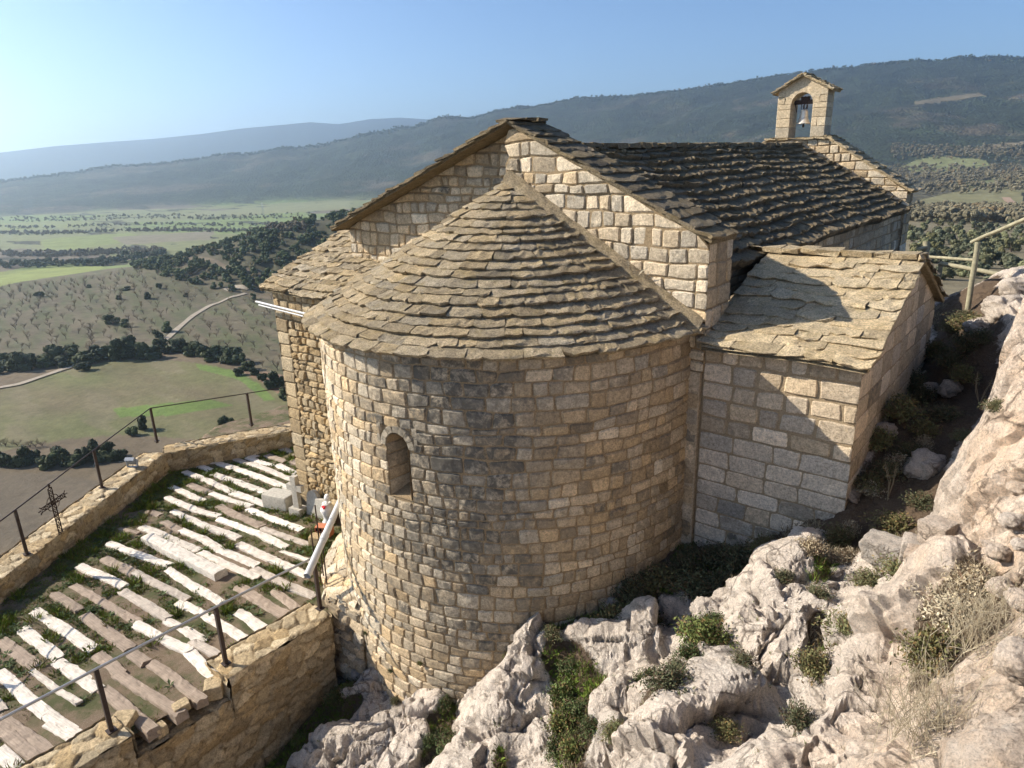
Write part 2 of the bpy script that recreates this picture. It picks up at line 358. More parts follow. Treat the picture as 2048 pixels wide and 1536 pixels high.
# ------------------------------------------------------------------ masonry and slab roofs
def _wob(amp):
    p = RNG.random(4)*6.28
    return lambda u: amp*(np.sin(1.7*u+p[0])+.6*np.sin(4.1*u+p[1])+.35*np.sin(9.3*u+p[2]))
def masonry(mb, P, v0, v1, u0=None, u1=None, ch=(.17, .26), sl=(.2, .45), lo=None, hi=None, holes=(), gap=.007,
            depth=.022, bulge=.010, rough=.004, tintf=None, flat=(False, False), wob=.012, dens=1, back=True, topcut=None):
    lo = lo or (lambda v: u0); hi = hi or (lambda v: u1)
    V = [v0]
    while V[-1] < v1-.001:
        h = RNG.uniform(*ch); V.append(V[-1]+h)
    V = np.array(V); V = v0+(V-v0)*(v1-v0)/(V[-1]-v0)
    wf = [_wob(0)]+[_wob(wob) for _ in V[1:-1]]+[_wob(0)]
    nu, nv = (6, 5) if dens == 1 else (8, 7) if dens > 1 else (4, 4)
    def pars(n, L):
        e = min(.022/max(L, .03), .2)
        if n == 4: return np.array([0, e, 1-e, 1])
        return np.concatenate([[0, e], np.linspace(0, 1, n-2)[1:-1]*(1-2*e)+e, [1-e, 1]])
    for i in range(len(V)-1):
        va, vb = V[i], V[i+1]; vm = (va+vb)/2
        if topcut: vb = topcut(vb)
        segs = [(lo(vm), hi(vm), True, True)]
        for (ha, hb, hva, hvb) in holes:
            if hvb > va+.3*(vb-va) and hva < vb-.3*(vb-va):
                ns = []
                for (a, b, fa, fb) in segs:
                    if hb <= a or ha >= b: ns.append((a, b, fa, fb)); continue
                    if ha-a > .05: ns.append((a, ha, fa, False))
                    if b-hb > .05: ns.append((hb, b, False, fb))
                segs = ns
        for (a, b, fa, fb) in segs:
            if b-a < .04: continue
            cuts = [a]
            k = RNG.uniform(.75, 1.3)
            while cuts[-1] < b:
                cuts.append(cuts[-1]+RNG.uniform(*sl)*k)
            cuts[-1] = b
            if len(cuts) > 2 and cuts[-1]-cuts[-2] < sl[0]*.6: cuts.pop(-2)
            jb = RNG.uniform(-.02, .02, len(cuts)); jt = RNG.uniform(-.02, .02, len(cuts))
            jb[0] = jt[0] = jb[-1] = jt[-1] = 0
            for q in range(len(cuts)-1):
                L, R_ = q == 0 and fa, q == len(cuts)-2 and fb
                ub0 = lo(va) if L else cuts[q]+jb[q]; ut0 = lo(vb) if L else cuts[q]+jt[q]
                ub1 = hi(va) if R_ else cuts[q+1]+jb[q+1]; ut1 = hi(vb) if R_ else cuts[q+1]+jt[q+1]
                if ut1 < ut0: ut0 = ut1 = (ut0+ut1)/2
                fl, fr = L and flat[0], R_ and flat[1]
                g = gap*RNG.uniform(.6, 1.7)
                s = pars(nu, ub1-ub0); t = pars(nv, vb-va); S, T = np.meshgrid(s, t, indexing='ij')
                # rounded corners
                a_, b_ = 2*S-1, 2*T-1
                kr = RNG.uniform(.03, .10)
                S2 = .5+.5*a_*(1-kr*b_**4*(0 if (fl or fr) else 1)); T2 = .5+.5*b_*(1-kr*a_**4)
                ul = ub0+(ut0-ub0)*T2+(0 if fl else g); ur = ub1+(ut1-ub1)*T2-(0 if fr else g)
                U = ul+(ur-ul)*S2
                lowv = va+wf[i](U)+g*.8; hiv = vb+wf[i+1](U)-g*.8
                Vv = lowv+(hiv-lowv)*T2
                ring = (T == 0) | (T == 1)
                if not fl: ring |= S == 0
                if not fr: ring |= S == 1
                bl = bulge*RNG.uniform(.2, 1.6); ti, tj = RNG.normal(0, rough*.8, 2)
                H = bl*(1-np.abs(a_)**4)*(1-np.abs(b_)**4)+ti*a_+tj*b_+RNG.normal(0, rough*.35, S.shape)*np.where((S > 0) & (S < 1) & (T > 0) & (T < 1), 1, .3)+RNG.normal(0, rough)
                if fl: H = np.where(S == 0, 0, H)
                if fr: H = np.where(S == 1, 0, H)
                H = np.where(ring, -depth, H)
                jit = RNG.normal(0, .0035, S.shape+(2,)); jit[(S == 0) & fl] = 0; jit[(S == 1) & fr] = 0
                U = U+jit[..., 0]; Vv = Vv+jit[..., 1]
                r, gg, bb = tintf((cuts[q]+cuts[q+1])/2, vm) if tintf else (0, .35, .2)
                col = (np.clip(.5+r+RNG.normal(0, .19), 0, 1), np.clip(gg+RNG.normal(0, .17), 0, 1), np.clip(bb+RNG.normal(0, .28), 0, 1), 1)
                mb.grid(P(U, Vv, H), col)
    if back:
        vv = np.linspace(v0, v1, max(3, int((v1-v0)/.12)))
        for q in range(len(vv)-1):
            a, b = vv[q], vv[q+1]; m = (a+b)/2
            segs = [(lo, hi)]
            for (ha, hb, hva, hvb) in holes:
                if hva-.02 < m < hvb+.02: segs = [(lo, (lambda v, ha=ha: ha-.005)), ((lambda v, hb=hb: hb+.005), hi)]
            for (l_, h_) in segs:
                n = max(2, int((h_(m)-l_(m))/.12)+1)
                s = np.linspace(0, 1, n)[:, None]; vq = np.array([a, b])[None]
                L = np.array([[l_(a), l_(b)]]); Hh = np.array([[h_(a), h_(b)]]); Hh = np.maximum(Hh, L)
                U = L+(Hh-L)*s
                mb.grid(P(U, vq+0*U, -depth*.75+0*U), (.5, .3, .1, 0))
def flatP(o, du, n):
    o, du, n = (np.asarray(q, float) for q in (o, du, n))
    return lambda u, v, h: o+u[..., None]*du+v[..., None]*np.array([0, 0, 1.])+h[..., None]*n
def slabs(mb, P, s0, s1, lo, hi, step=.23, wid=(.25, .55), th=(.03, .06), over=1.7, rough=.008, tintf=None, jag=.03, scale=lambda s: 1., lift=0.):
    """rows of thin stone slabs; P(u, s, h): u along the row, s up the slope, h off the roof"""
    s = s0; row = 0
    while s < s1-.02:
        st = step*RNG.uniform(.85, 1.15); a, b = lo(s), hi(s); sc = scale(s+st*.5)
        u = a-RNG.uniform(0, .15)/sc
        rowoff = RNG.normal(0, .006)
        while u < b:
            w = RNG.uniform(*wid)/sc
            ue = min(u+w, b+.04/sc)
            if ue-u < .06/sc: break
            us = max(u, a-.04/sc)
            if (b-ue)*sc < .1: ue = b+RNG.uniform(0, .04)/sc
            L = min(st*over, s1-s+.06); t = RNG.uniform(*th)
            nu, ns = 5, 4
            A, B = np.meshgrid(np.linspace(0, 1, nu), np.array([0, .12, .55, 1]), indexing='ij')
            tw = RNG.normal(0, .010)
            fr = RNG.normal(0, jag*.35, nu); fr[0] += RNG.uniform(0, jag); fr[-1] += RNG.uniform(0, jag); sh = RNG.normal(0, jag*.4)
            U = us+(ue-us)*A*(1-.012)+.006*(ue-us)+RNG.normal(0, .006/sc, A.shape)
            S = s+sh+L*B+(1-B)*fr[:, None]
            H = lift+rowoff+(t+.012)*(1-B)+.004+RNG.normal(0, rough, A.shape)+tw*(A-.5)*(1-B)
            H[:, 0] -= RNG.uniform(.0, .012)
            col = tintf(u*sc, s) if tintf else (.5, .5, .2)
            c = (np.clip(col[0]+RNG.normal(0, .2), 0, 1), np.clip(col[1]+RNG.normal(0, .28), 0, 1), np.clip(col[2]+RNG.normal(0, .2), 0, 1), 1)
            top = P(U, S, H); mb.grid(top, c)
            # skirt: front and both sides
            def skirt(idx):
                uu, ss, hh = U[idx], S[idx], H[idx]
                lowh = np.maximum(hh-t*1.1, lift-.02)
                P2 = np.stack([P(uu, ss, hh), P(uu, ss+RNG.normal(0, .006, ss.shape)+.004, (hh+lowh)/2), P(uu, ss+.015, lowh)], 0)
                mb.grid(P2, c)
            skirt((slice(None), 0)); skirt((0, slice(None, None, -1))); skirt((-1, slice(None)))
            u = ue
        s += st; row += 1
def crazy(mb, P, u0, u1, v0, v1, res=.03, cell=(.22, .22), bulge=.03, tintf=None, edge=None, warp=.05, noise=.012):
    nu, nv = max(2, int((u1-u0)/res)), max(2, int((v1-v0)/res))
    U, V = np.meshgrid(np.linspace(u0, u1, nu+1), np.linspace(v0, v1, nv+1), indexing='ij')
    sd = RNG.integers(0, 900); ph = RNG.random()*50
    wu = U+warp*noise3(U*4+ph, V*4, 3.1); wv = V+warp*noise3(U*4, V*4+ph, 9.7)
    f1, f2, rv, ox, oy = voro(wu/cell[0]+ph, wv/cell[1], 0, int(sd))
    e = np.clip((f2-f1)*5.5, 0, 1)
    H = bulge*.6*(1-(1-e)**2)+(rv[..., 3]-.5)*bulge*.7*e+((rv[..., 2]-.5)*ox+(rv[..., 1]-.5)*oy)*bulge*1.6+noise*fbm(U*9+ph, V*9, 0, 3)
    C = np.zeros(U.shape+(4,)); r, g, b = tintf(U, V) if tintf else (0, .35, .15)
    C[..., 0] = np.clip(.5+r+(rv[..., 0]-.5)*.7, 0, 1); C[..., 1] = np.clip(g+(rv[..., 1]-.5)*.6, 0, 1); C[..., 2] = b; C[..., 3] = sm(.02, .09, f2-f1)
    if edge is not None: H = H-edge(U, V)
    mb.grid(P(U, V, H), C)

# ------------------------------------------------------------------ the chapel
R_A, R_E = 3.2, 3.36                       # apse wall, apse eave
GW, GL, ZG, ZGL, ZA, T_G = 3.40, 4.62, 1.19, 1.10, 2.83, .78     # east gable
Z_CONE = 2.02
NAVE_L, NX, NZ, NR = 13.6, 3.25, .66, 2.48 # nave roof
CX, CY0, CRY, CRZ, CEZ = 5.43, .05, 2.42, .83, -.2              # right side chapel
LX, LY0, LRY, LRZ, LEZ = -6.0, -.8, 1.55, 1.0, -.12             # left side chapel
chapel = tag(empty('stone_chapel'), 'small Romanesque stone chapel with round apse and stone slab roofs', 'chapel')
WIN = (-85.2, -78.3)                        # window angles
def apseP(u, v, h):
    rr = R_A+h
    return np.stack([rr*np.cos(u/R_A), rr*np.sin(u/R_A), v+0*rr], -1)
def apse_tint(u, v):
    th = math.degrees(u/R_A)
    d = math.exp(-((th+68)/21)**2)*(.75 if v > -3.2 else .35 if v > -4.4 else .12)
    return (.06-.18*d+.12*(th < -92), .15+.45*d+.12*(th < -92), .12+1.15*d)  # left, sunward side painted lighter and paler, as if more strongly lit
mb = MB()
wv0, wv1 = -2.14, -1.37                     # window opening below the spring of its arch
wu = (rad(WIN[0])*R_A, rad(WIN[1])*R_A); wc = (wu[0]+wu[1])/2; wr = (wu[1]-wu[0])/2
hole = [(wu[0], wu[1], wv0, wv1), (wu[0]-.08, wu[1]+.08, wv1, wv1+.30)]
ua, ub = rad(-176)*R_A, rad(2)*R_A
def apse_rows(v0, v1, ch, sl, **k):
    masonry(mb, apseP, v0, v1, ua, ub, ch, sl, holes=hole, tintf=apse_tint, depth=.020, bulge=.009, rough=.004, wob=.020, gap=.003, **k)
apse_rows(-.55, .03, (.22, .27), (.18, .34))
apse_rows(-2.0, -.55, (.15, .22), (.15, .38))
apse_rows(-4.1, -2.0, (.13, .22), (.14, .34))
apse_rows(-6.9, -4.1, (.15, .22), (.18, .42))
# arch stones of the window
for k in range(7):
    a0, a1 = math.pi-(k+.04)*math.pi/7, math.pi-(k+.96)*math.pi/7
    A, Q = np.meshgrid(np.linspace(a0, a1, 4), np.array([wr, wr+.012, wr+.10, wr+.115]), indexing='ij')
    H = np.where((Q > wr+.001) & (Q < wr+.11), .012, -.03)+RNG.normal(0, .003, A.shape)
    mb.grid(apseP(wc+Q*np.cos(A), wv1+Q*np.sin(A)*1.05, H), (.35+RNG.normal(0, .08), .5, .55, 1), True)
A, Q = np.meshgrid(np.linspace(math.pi, 0, 16), np.array([wr+.004, wr+.08, wr+.34]), indexing='ij')
mb.grid(apseP(wc+Q*np.cos(A), wv1+Q*np.sin(A), -.022+0*A), (.5, .3, .3, 0), True)
# spandrels beside the arch
for sgn in (-1, 1):
    for (v, h_, w_) in ((wv1+.02, .15, .06), (wv1+.19, .14, .09)):
        S, T = np.meshgrid(np.array([0, .1, .9, 1]), np.array([0, .1, .9, 1]), indexing='ij')
        off = wr+(.105 if v < wv1+.1 else .075)
        H = np.where((S % 1 == 0) | (T % 1 == 0), -.035, .008)
        U = wc+sgn*(off+w_*S); mb.grid(apseP(U, v+h_*T, H), (.42, .5, .5, 1), sgn < 0)
apse = mb.build('apse_wall', M_WALL, chapel)
# window recess: splayed jambs, sill, arch soffit and a black sheet painting the unlit slit dark
mb = MB(); D0, D1 = -.0, -.36; wi = wr*.55
prof = [(-wr, wv0)]+[(-wr, wv1)]+[(wr*math.cos(a), wv1+wr*math.sin(a)) for a in np.linspace(math.pi, 0, 13)[1:-1]]+[(wr, wv1), (wr, wv0)]
o_ = np.array(prof+[prof[0]]); i_ = o_*[.60, 1]; i_[:, 1] = wv0+.10+(o_[:, 1]-wv0)*.84
PP = np.stack([apseP(wc+o_[:, 0], o_[:, 1], D0+0*o_[:, 0]), apseP(wc+(o_+i_)[:, 0]/2, (o_+i_)[:, 1]/2, (D0+D1)/2+0*o_[:, 0]), apseP(wc+i_[:, 0], i_[:, 1], D1+0*o_[:, 0])], 0)
mb.grid(PP, (.3, .3, .4, 0))
for sg in (-1, 1):
    zc = wv0
    for k, hh in enumerate((.24, .17, .22, .16)):
        z1 = min(zc+hh, wv1+.06); t = np.linspace(0, 1, 4); zz_ = np.array([zc+.008, zc+.02, z1-.02, z1-.008]); T, Zq = np.meshgrid(t, zz_, indexing='ij')
        wq = sg*wr*(1-.40*T); inn = np.where((Zq == zz_[0]) | (Zq == zz_[-1]), .002, .014)
        mb.grid(apseP(wc+wq-sg*inn, Zq, -.002-.355*T), (RNG.uniform(.2, .5), RNG.uniform(.1, .5), RNG.uniform(.2, .7), 1), sg > 0); zc = z1
jam = mb.build('window_reveal', M_WALL, apse)
mb = MB(); mb.add(apseP(wc+i_[:-1, 0], i_[:-1, 1], D1+.01+0*i_[:-1, 0]), [list(range(len(i_)-1))]); mb.build('slit_shade', M_DARK, jam)
# cone roof
sl_a = math.hypot(R_E, Z_CONE); cs, sn = R_E/sl_a, Z_CONE/sl_a
def coneP(u, s, h):
    r = np.maximum(R_E-s*cs+h*sn, .0); z = s*sn+h*cs
    return np.stack([r*np.cos(u), r*np.sin(u), z-.0], -1)
def cone_tint(u, s):
    return (.5, .45, .15+.1*(s < .6))
mb = MB()
slabs(mb, coneP, -.04, sl_a-.10, lambda s: rad(-186), lambda s: rad(1), .19, (.2, .5), (.045, .064), 1.55, .007, cone_tint, .026, lambda s: max(R_E-s*cs, .14))
A, S = np.meshgrid(np.linspace(rad(-182), rad(2), 60), np.array([0, .3, sl_a*.5, sl_a]), indexing='ij')
mb.grid(coneP(A, S, 0*A-.012), (.3, .4, .3, 1), True)
A, Q = np.meshgrid(np.linspace(rad(-182), rad(2), 60), np.array([R_E-.03, R_A-.1]), indexing='ij')
mb.grid(np.stack([Q*np.cos(A), Q*np.sin(A), -.015+0*A], -1), (.3, .5, .3, 1))
# apex stone and mortar fillet against the gable
for k in range(3): mb.lathe([(0, .05), (.09-.02*k, .04), (.11-.02*k, 0), (.10-.02*k, -.06)], 9, (RNG.normal(0, .01), -.06, Z_CONE-.13+.07*k), (.5, .5, .2, 1))
for sg in (1,):
    t = np.linspace(0, 1, 40)[:, None]
    w = np.array([[.0, .14], [-.07, .10], [-.15, .045], [-.2, -.03]])
    P_ = np.zeros((40, 4, 3)); lx = t*(R_E+.02)
    P_[..., 0] = sg*(lx+0*w[:, 0]); P_[..., 1] = w[:, 0]-.005; P_[..., 2] = Z_CONE+.02-lx*Z_CONE/R_E+w[:, 1]+.015*noise3(lx*6, w[:, 0]*9+3, sg)+.02*noise3(lx*2, sg*3., .4)
    mb.grid(P_, (.55, .35, .1, 1), sg < 0)
mb.build('apse_roof', M_SLAB, chapel)

# east gable wall (thick wall standing above the nave roof)
mb = MB()
def g_hi(v): return GW if v < ZG else GW*(ZA-v)/(ZA-ZG)
def g_lo(v): return -GL if v < ZGL else -GL*(ZA-v)/(ZA-ZGL)
def gt(u, v): return (.12+.05*(u > 0), .45 if u > .3 else .3, .12)
Pg = flatP((0, 0, 0), (1, 0, 0), (0, -1, 0))
masonry(mb, flatP((0, .32, 0), (1, 0, 0), (0, -1, 0)), .1, ZA-.05, ch=(.15, .27), sl=(.16, .42), lo=g_lo, hi=lambda v: .02, tintf=gt, depth=.022, bulge=.012, rough=.006, wob=.022, flat=(True, False), gap=.008)
mb.grid(np.array([[(-.004, .34, .1), (-.004, 0.01, .1)], [(-.004, .34, ZA-.08), (-.004, .01, ZA-.08)]]), (.5, .3, .2, 1))
masonry(mb, Pg, .1, ZA-.05, ch=(.17, .27), sl=(.16, .42), lo=lambda v: -.004-.1*((v*7.3) % 1 > .5), hi=g_hi, tintf=gt, depth=.020, bulge=.012, rough=.006, wob=.022, flat=(True, True), gap=.005)
masonry(mb, Pg, -.62, .1, 2.55, GW, ch=(.2, .27), sl=(.16, .42), tintf=gt, depth=.035, bulge=.014, rough=.008, flat=(False, True))
masonry(mb, flatP((0, .32, 0), (1, 0, 0), (0, -1, 0)), -.62, .1, -GL, -3.0, ch=(.2, .27), sl=(.16, .42), tintf=gt, depth=.035, bulge=.02, rough=.014, flat=(True, False))
masonry(mb, flatP((0, -.008, 0), (1, 0, 0), (0, -1, 0)), -3.9, -.62, R_A-.05, GW-.03, ch=(.24, .36), sl=(.3, .4), tintf=lambda u, v: (.05, .35, .15), depth=.02, bulge=.006, rough=.003, gap=.006)
mb.box(R_A-.15, GW-.032, -.004, .3, -3.9, -.62, (.5, .3, .15, 1))
# right end (return) and left end
Pr = flatP((GW, 0, 0), (0, 1, 0), (1, 0, 0))
masonry(mb, Pr, -.62, ZG, 0, T_G, ch=(.26, .4), sl=(.22, .5), tintf=lambda u, v: (.1, .15, .1), depth=.02, bulge=.008, rough=.004, flat=(True, True))
mb.box(GW-.3, GW-.04, .05, T_G-.005, -1, ZG-.02, (.5, .2, .2, 1))
# irregular lower return stones over the side-chapel roof
masonry(mb, flatP((GW-.18, T_G-.3, 0), (0, 1, 0), (1, 0, 0)), -.6, .55, .28, .75, ch=(.14, .2), sl=(.12, .22), tintf=lambda u, v: (.05, .2, .2), depth=.03, bulge=.02, rough=.01)
mb.box(-GL+.02, -GL+.4, .36, T_G-.02, -.9, ZGL-.03, (.5, .3, .3, 1))
mb.add([(-GL, T_G, -.5), (GW-.02, T_G, -.5), (GW-.02, T_G, ZG), (0, T_G, ZA), (-GL, T_G, ZGL)], [(0, 1, 2, 3, 4)], (.5, .3, .3, 1))
mb.build('gable_wall', M_WALL, chapel)
# coping slabs of the east gable
def rake(mb, x0, z0, x1, z1, ya, yb, step, **k):
    """slabs up a rake from (x0,z0) at the eave to (x1,z1) at the apex, laid between y=ya and yb"""
    d = np.array([x1-x0, z1-z0]); L = np.linalg.norm(d); d /= L; sg = 1 if x1 > x0 else -1
    n = np.array([-d[1], d[0]])*sg
    def P(u, s, h):
        uu = u if sg < 0 else (ya+yb-u)
        return np.stack([x0+d[0]*s+n[0]*h, uu, z0+d[1]*s+n[1]*h], -1)
    slabs(mb, P, 0, L, lambda s: ya, lambda s: yb, step, **k)
    # bed of the slabs
    A, S = np.meshgrid(np.linspace(ya+.015, yb-.015, 3), np.linspace(.03, L, 12), indexing='ij')
    for h, fl in ((-.045, True), (.0, False)): mb.grid(P(A, S, h+.006*noise3(A*9, S*7, h)), (.45, .3, .1, 1), fl)
    for a, fl in ((ya+.015, False), (yb-.015, True)):
        S, Hh = np.meshgrid(np.linspace(.03, L, 40), np.linspace(-.045, 0, 3), indexing='ij')
        mb.grid(P(a+0*S+.008*noise3(S*8, Hh*20, a), S, Hh), (.55, .3, .05, 1), fl != (sg > 0))
    A, Hh = np.meshgrid(np.linspace(ya+.015, yb-.015, 3), np.array([-.07, 0]), indexing='ij'); mb.grid(P(A, .03+0*A, Hh), (.5, .3, .1, 1))
mb = MB(); kk = dict(wid=(.4, .95), th=(.03, .045), rough=.007, jag=.03, tintf=lambda u, s: (.5, .55, .3))
rake(mb, GW+.08, ZG+.03, 0, ZA+.07, -.06, T_G+.02, .26, **kk)
rake(mb, -GL-.14, ZGL+.0, 0, ZA+.06, -.08, T_G+.02, .26, **kk)
for k in range(3):
    mb.box(-.19, .20, -.09+.29*k, .17+.29*k, ZA+.07, ZA+.11, (.5, .5, .3, 1), lambda V: V+RNG.normal(0, .012, V.shape))
mb.build('gable_roof', M_SLAB_D, chapel)

# nave: walls, roof
mb = MB()
Pn = flatP((NX-.2, T_G, 0), (0, 1, 0), (1, 0, 0))
masonry(mb, Pn, -1.6, NZ-.05, 2.5, NAVE_L-T_G+.8, ch=(.2, .3), sl=(.25, .5), tintf=lambda u, v: (.0, .3, .15), depth=.03, bulge=.008, rough=.005, dens=0, flat=(False, True))
masonry(mb, Pn, NZ-.5, NZ-.05, 0, 2.5, ch=(.2, .25), sl=(.25, .5), tintf=lambda u, v: (.0, .3, .15), depth=.03, dens=0)
masonry(mb, flatP((-NX+.2, T_G, 0), (0, 1, 0), (-1, 0, 0)), -6, NZ-.05, 0, NAVE_L-T_G, ch=(.3, .4), sl=(.4, .6), dens=0)
mb.build('nave_wall', M_WALL, chapel)
def pitched(mb, xe, ze, xr, zr, y0, y1, **k):
    d = np.array([xr-xe, zr-ze]); L = np.linalg.norm(d); d /= L; sg = 1 if xr > xe else -1; n = np.array([-d[1], d[0]])*sg
    def P(u, s, h):
        uu = u if sg < 0 else (y0+y1-u)
        sag = .025*np.sin(uu*.9+1)+.02*np.sin(uu*2.3+s)
        return np.stack([xe+d[0]*s+n[0]*h, uu, ze+d[1]*s+n[1]*h+sag], -1)
    slabs(mb, P, 0, L, lambda s: y0, lambda s: y1, **k)
    A, S = np.meshgrid(np.linspace(y0, y1, 20), np.linspace(0.02, L, 6), indexing='ij'); mb.grid(P(A, S, 0*A-.01), (.3, .4, .3, 1))
    mb.grid(P(A[:, :2], S[:, :2]*.3+.02, 0*A[:, :2]-.07), (.3, .4, .3, 1), True)
    return P
mb = MB(); kn = dict(step=.265, wid=(.2, .6), th=(.085, .115), rough=.014, jag=.035, over=1.4, tintf=lambda u, s: (.5, .5, .45))
pitched(mb, NX, NZ, 0, NR, T_G, NAVE_L, **kn)
pitched(mb, -NX-.1, NZ-.05, 0, NR, T_G, NAVE_L, **kn)
y = T_G
while y < NAVE_L:
    w = RNG.uniform(.25, .5)
    mb.box(-.17, .17, y, min(y+w-.02, NAVE_L), NR+.0, NR+.085, (RNG.uniform(.3, .7), .5, .4, 1), lambda V: V+RNG.normal(0, .014, V.shape)); y += w
mb.build('nave_roof', M_SLAB_D, chapel)

# west gable wall with stepped coping and bell gable
WX, WZ, WZT, WB = 3.12, 1.16, 2.72, .98    # wall end, its height, height under the bell gable, half width of the flat top
T_W = .82
mb = MB()
def w_hi(v): return WX if v < WZ else WX-(WX-WB)*(v-WZ)/(WZT-.06-WZ)
masonry(mb, flatP((0, NAVE_L, 0), (1, 0, 0), (0, -1, 0)), .3, WZT-.06, ch=(.17, .27), sl=(.2, .42), lo=lambda v: -w_hi(v), hi=w_hi, tintf=lambda u, v: (.15, .3, .05), depth=.03, bulge=.012, rough=.007, flat=(True, True))
masonry(mb, flatP((WX, NAVE_L, 0), (0, 1, 0), (1, 0, 0)), -2.2, WZ, 0, T_W, ch=(.25, .35), sl=(.25, .5), tintf=lambda u, v: (0, .25, .1), dens=0, flat=(True, True))
mb.box(WX-.3, WX-.025, NAVE_L+.01, NAVE_L+T_W-.21, -2.3, WZ-.03, (.5, .3, .2, 1))
mb.box(-WX, WX-.02, NAVE_L+T_W-.2, NAVE_L+T_W, -6, WZ, (.5, .3, .2, 1))
mb.add([(-WX, NAVE_L+T_W, WZ), (WX, NAVE_L+T_W, WZ), (WB, NAVE_L+T_W, WZT-.06), (-WB, NAVE_L+T_W, WZT-.06)], [(3, 2, 1, 0)], (.5, .3, .2, 1))
# mortar fillet where the nave roof meets the wall
for sg in (-1, 1):
    t = np.linspace(0, 1, 40)[:, None]; w = np.array([[0, .12], [-.06, .07], [-.14, .02]])
    P_ = np.zeros((40, 3, 3)); lx = t*3.2
    P_[..., 0] = sg*(lx+0*w[:, 0]); P_[..., 1] = NAVE_L+w[:, 0]; P_[..., 2] = NR+.03-lx*(NR-NZ)/NX+w[:, 1]+.02*noise3(lx*3, w[:, 0]*9, sg)
    mb.grid(P_, (.6, .3, .0, 1), sg < 0)
mb.build('west_gable_wall', M_WALL, chapel)
mb = MB(); kk2 = dict(wid=(.3, .6), th=(.035, .06), rough=.008, jag=.035, tintf=lambda u, s: (.55, .35, .2))
rake(mb, WX+.16, WZ+.0, WB-.16, WZT, NAVE_L-.08, NAVE_L+T_W+.1, .24, **kk2)
rake(mb, -WX-.16, WZ+.0, -WB+.16, WZT, NAVE_L-.08, NAVE_L+T_W+.1, .24, **kk2)
x = -WB
while x < WB:
    w = RNG.uniform(.2, .4); mb.box(x, min(x+w-.01, WB), NAVE_L-.1, NAVE_L+T_W+.08, WZT-.05, WZT-.005, (RNG.uniform(.4, .7), .3, .1, 1), lambda V: V+RNG.normal(0, .01, V.shape)); x += w
mb.build('west_gable_roof', M_SLAB, chapel)
# bell gable
mb = MB(); BW, BT, BZ = .72, .62, WZT
yb0 = NAVE_L+.06; op0, op1 = -.31, .31; spring = .95; rr_ = .31
def blk(x0, x1, z0, z1, y0=yb0, y1=yb0+BT, c=None):
    c = c or (RNG.uniform(.3, .7), RNG.uniform(.1, .45), .12, 1); g = .004; ch_ = .012
    xs = np.array([x0+g, x0+g+ch_, x1-g-ch_, x1-g]); zs = np.array([z0+g, z0+g+ch_, z1-g-ch_, z1-g])
    X, Z = np.meshgrid(xs, zs, indexing='ij'); rim = np.zeros((4, 4)); rim[1:-1, 1:-1] = 1
    n = RNG.normal(0, .003, (4, 4))*rim
    mb.grid(np.stack([X, y0+(1-rim)*.012+n, Z], -1), c); mb.grid(np.stack([X, y1-(1-rim)*.012+n, Z], -1), c, True)
    for xx, fl in ((x0+g, False), (x1-g, True)):
        Y, Z2 = np.meshgrid(np.array([y0+.012, y1-.012]), zs[[0, 3]], indexing='ij'); mb.grid(np.stack([xx+0*Y, Y, Z2], -1), c, not fl)
    Y, X2 = np.meshgrid(np.array([y0+.012, y1-.012]), xs[[0, 3]], indexing='ij')
    mb.grid(np.stack([X2, Y, z1-g+0*Y], -1), c, True); mb.grid(np.stack([X2, Y, z0+g+0*Y], -1), c)
for sx in (-1, 1):
    z = BZ
    for k, h in enumerate((.30, .25, .25, .15)):
        a, b = sorted((sx*BW, sx*rr_))
        c = (RNG.uniform(.35, .65), .15 if k else .6, .1 if k else .5, 1)
        if k == 1 and sx > 0: blk(a, a+.17, z, z+h, c=c); blk(a+.17, b, z, z+h, c=(.62, .3, .1, 1))
        else: blk(a, b, z, z+h, c=c)
        z += h
    # haunch blocks above the spring, outside the ring
    a, b = sorted((sx*BW, sx*(rr_+.19))); blk(a, b, BZ+spring, BZ+spring+.20); blk(a, b, BZ+spring+.20, BZ+1.33)
NV = 7
for k in range(NV):
    a0, a1 = math.pi-(k+.015)*math.pi/NV, math.pi-(k+.985)*math.pi/NV
    A, Q = np.meshgrid(np.linspace(a0, a1, 5), np.array([rr_, rr_+.19]), indexing='ij'); c = (RNG.uniform(.4, .65), RNG.uniform(.1, .3), .05, 1)
    X, Z = Q*np.cos(A), BZ+spring+Q*np.sin(A)
    mb.grid(np.stack([X, yb0+.0*X+.003, Z], -1), c, True); mb.grid(np.stack([X, yb0+BT-.003+0*X, Z], -1), c)
    Y = np.array([yb0+.003, yb0+BT-.003])[None]
    mb.grid(np.stack([X[:, :1]+0*Y, Y+0*X[:, :1], Z[:, :1]+0*Y], -1), c)
# wall above the ring up to the little gable
def topz(x): return BZ+1.33+(BW-np.abs(x))*.52
xs = np.linspace(-BW+.002, BW-.002, 25); lowz = BZ+spring+np.sqrt(np.maximum((rr_+.185)**2-xs**2, 0))
lowz = np.where(np.abs(xs) > rr_+.18, BZ+1.32, np.minimum(lowz, BZ+1.44))
for yy, fl in ((yb0+.006, False), (yb0+BT-.006, True)):
    P_ = np.stack([np.stack([xs, yy+0*xs, lowz], -1), np.stack([xs, yy+0*xs, topz(xs)], -1)], 1); mb.grid(P_, (.5, .25, .1, 1), fl)
bellgable = mb.build('bell_gable', M_BELL, chapel)
mb = MB(); kk3 = dict(wid=(.3, .5), th=(.028, .045), rough=.006, jag=.03, tintf=lambda u, s: (.5, .4, .25))
rake(mb, BW+.18, BZ+1.27, 0, BZ+1.75, yb0-.12, yb0+BT+.12, .15, **kk3); rake(mb, -BW-.18, BZ+1.27, 0, BZ+1.75, yb0-.12, yb0+BT+.12, .15, **kk3)
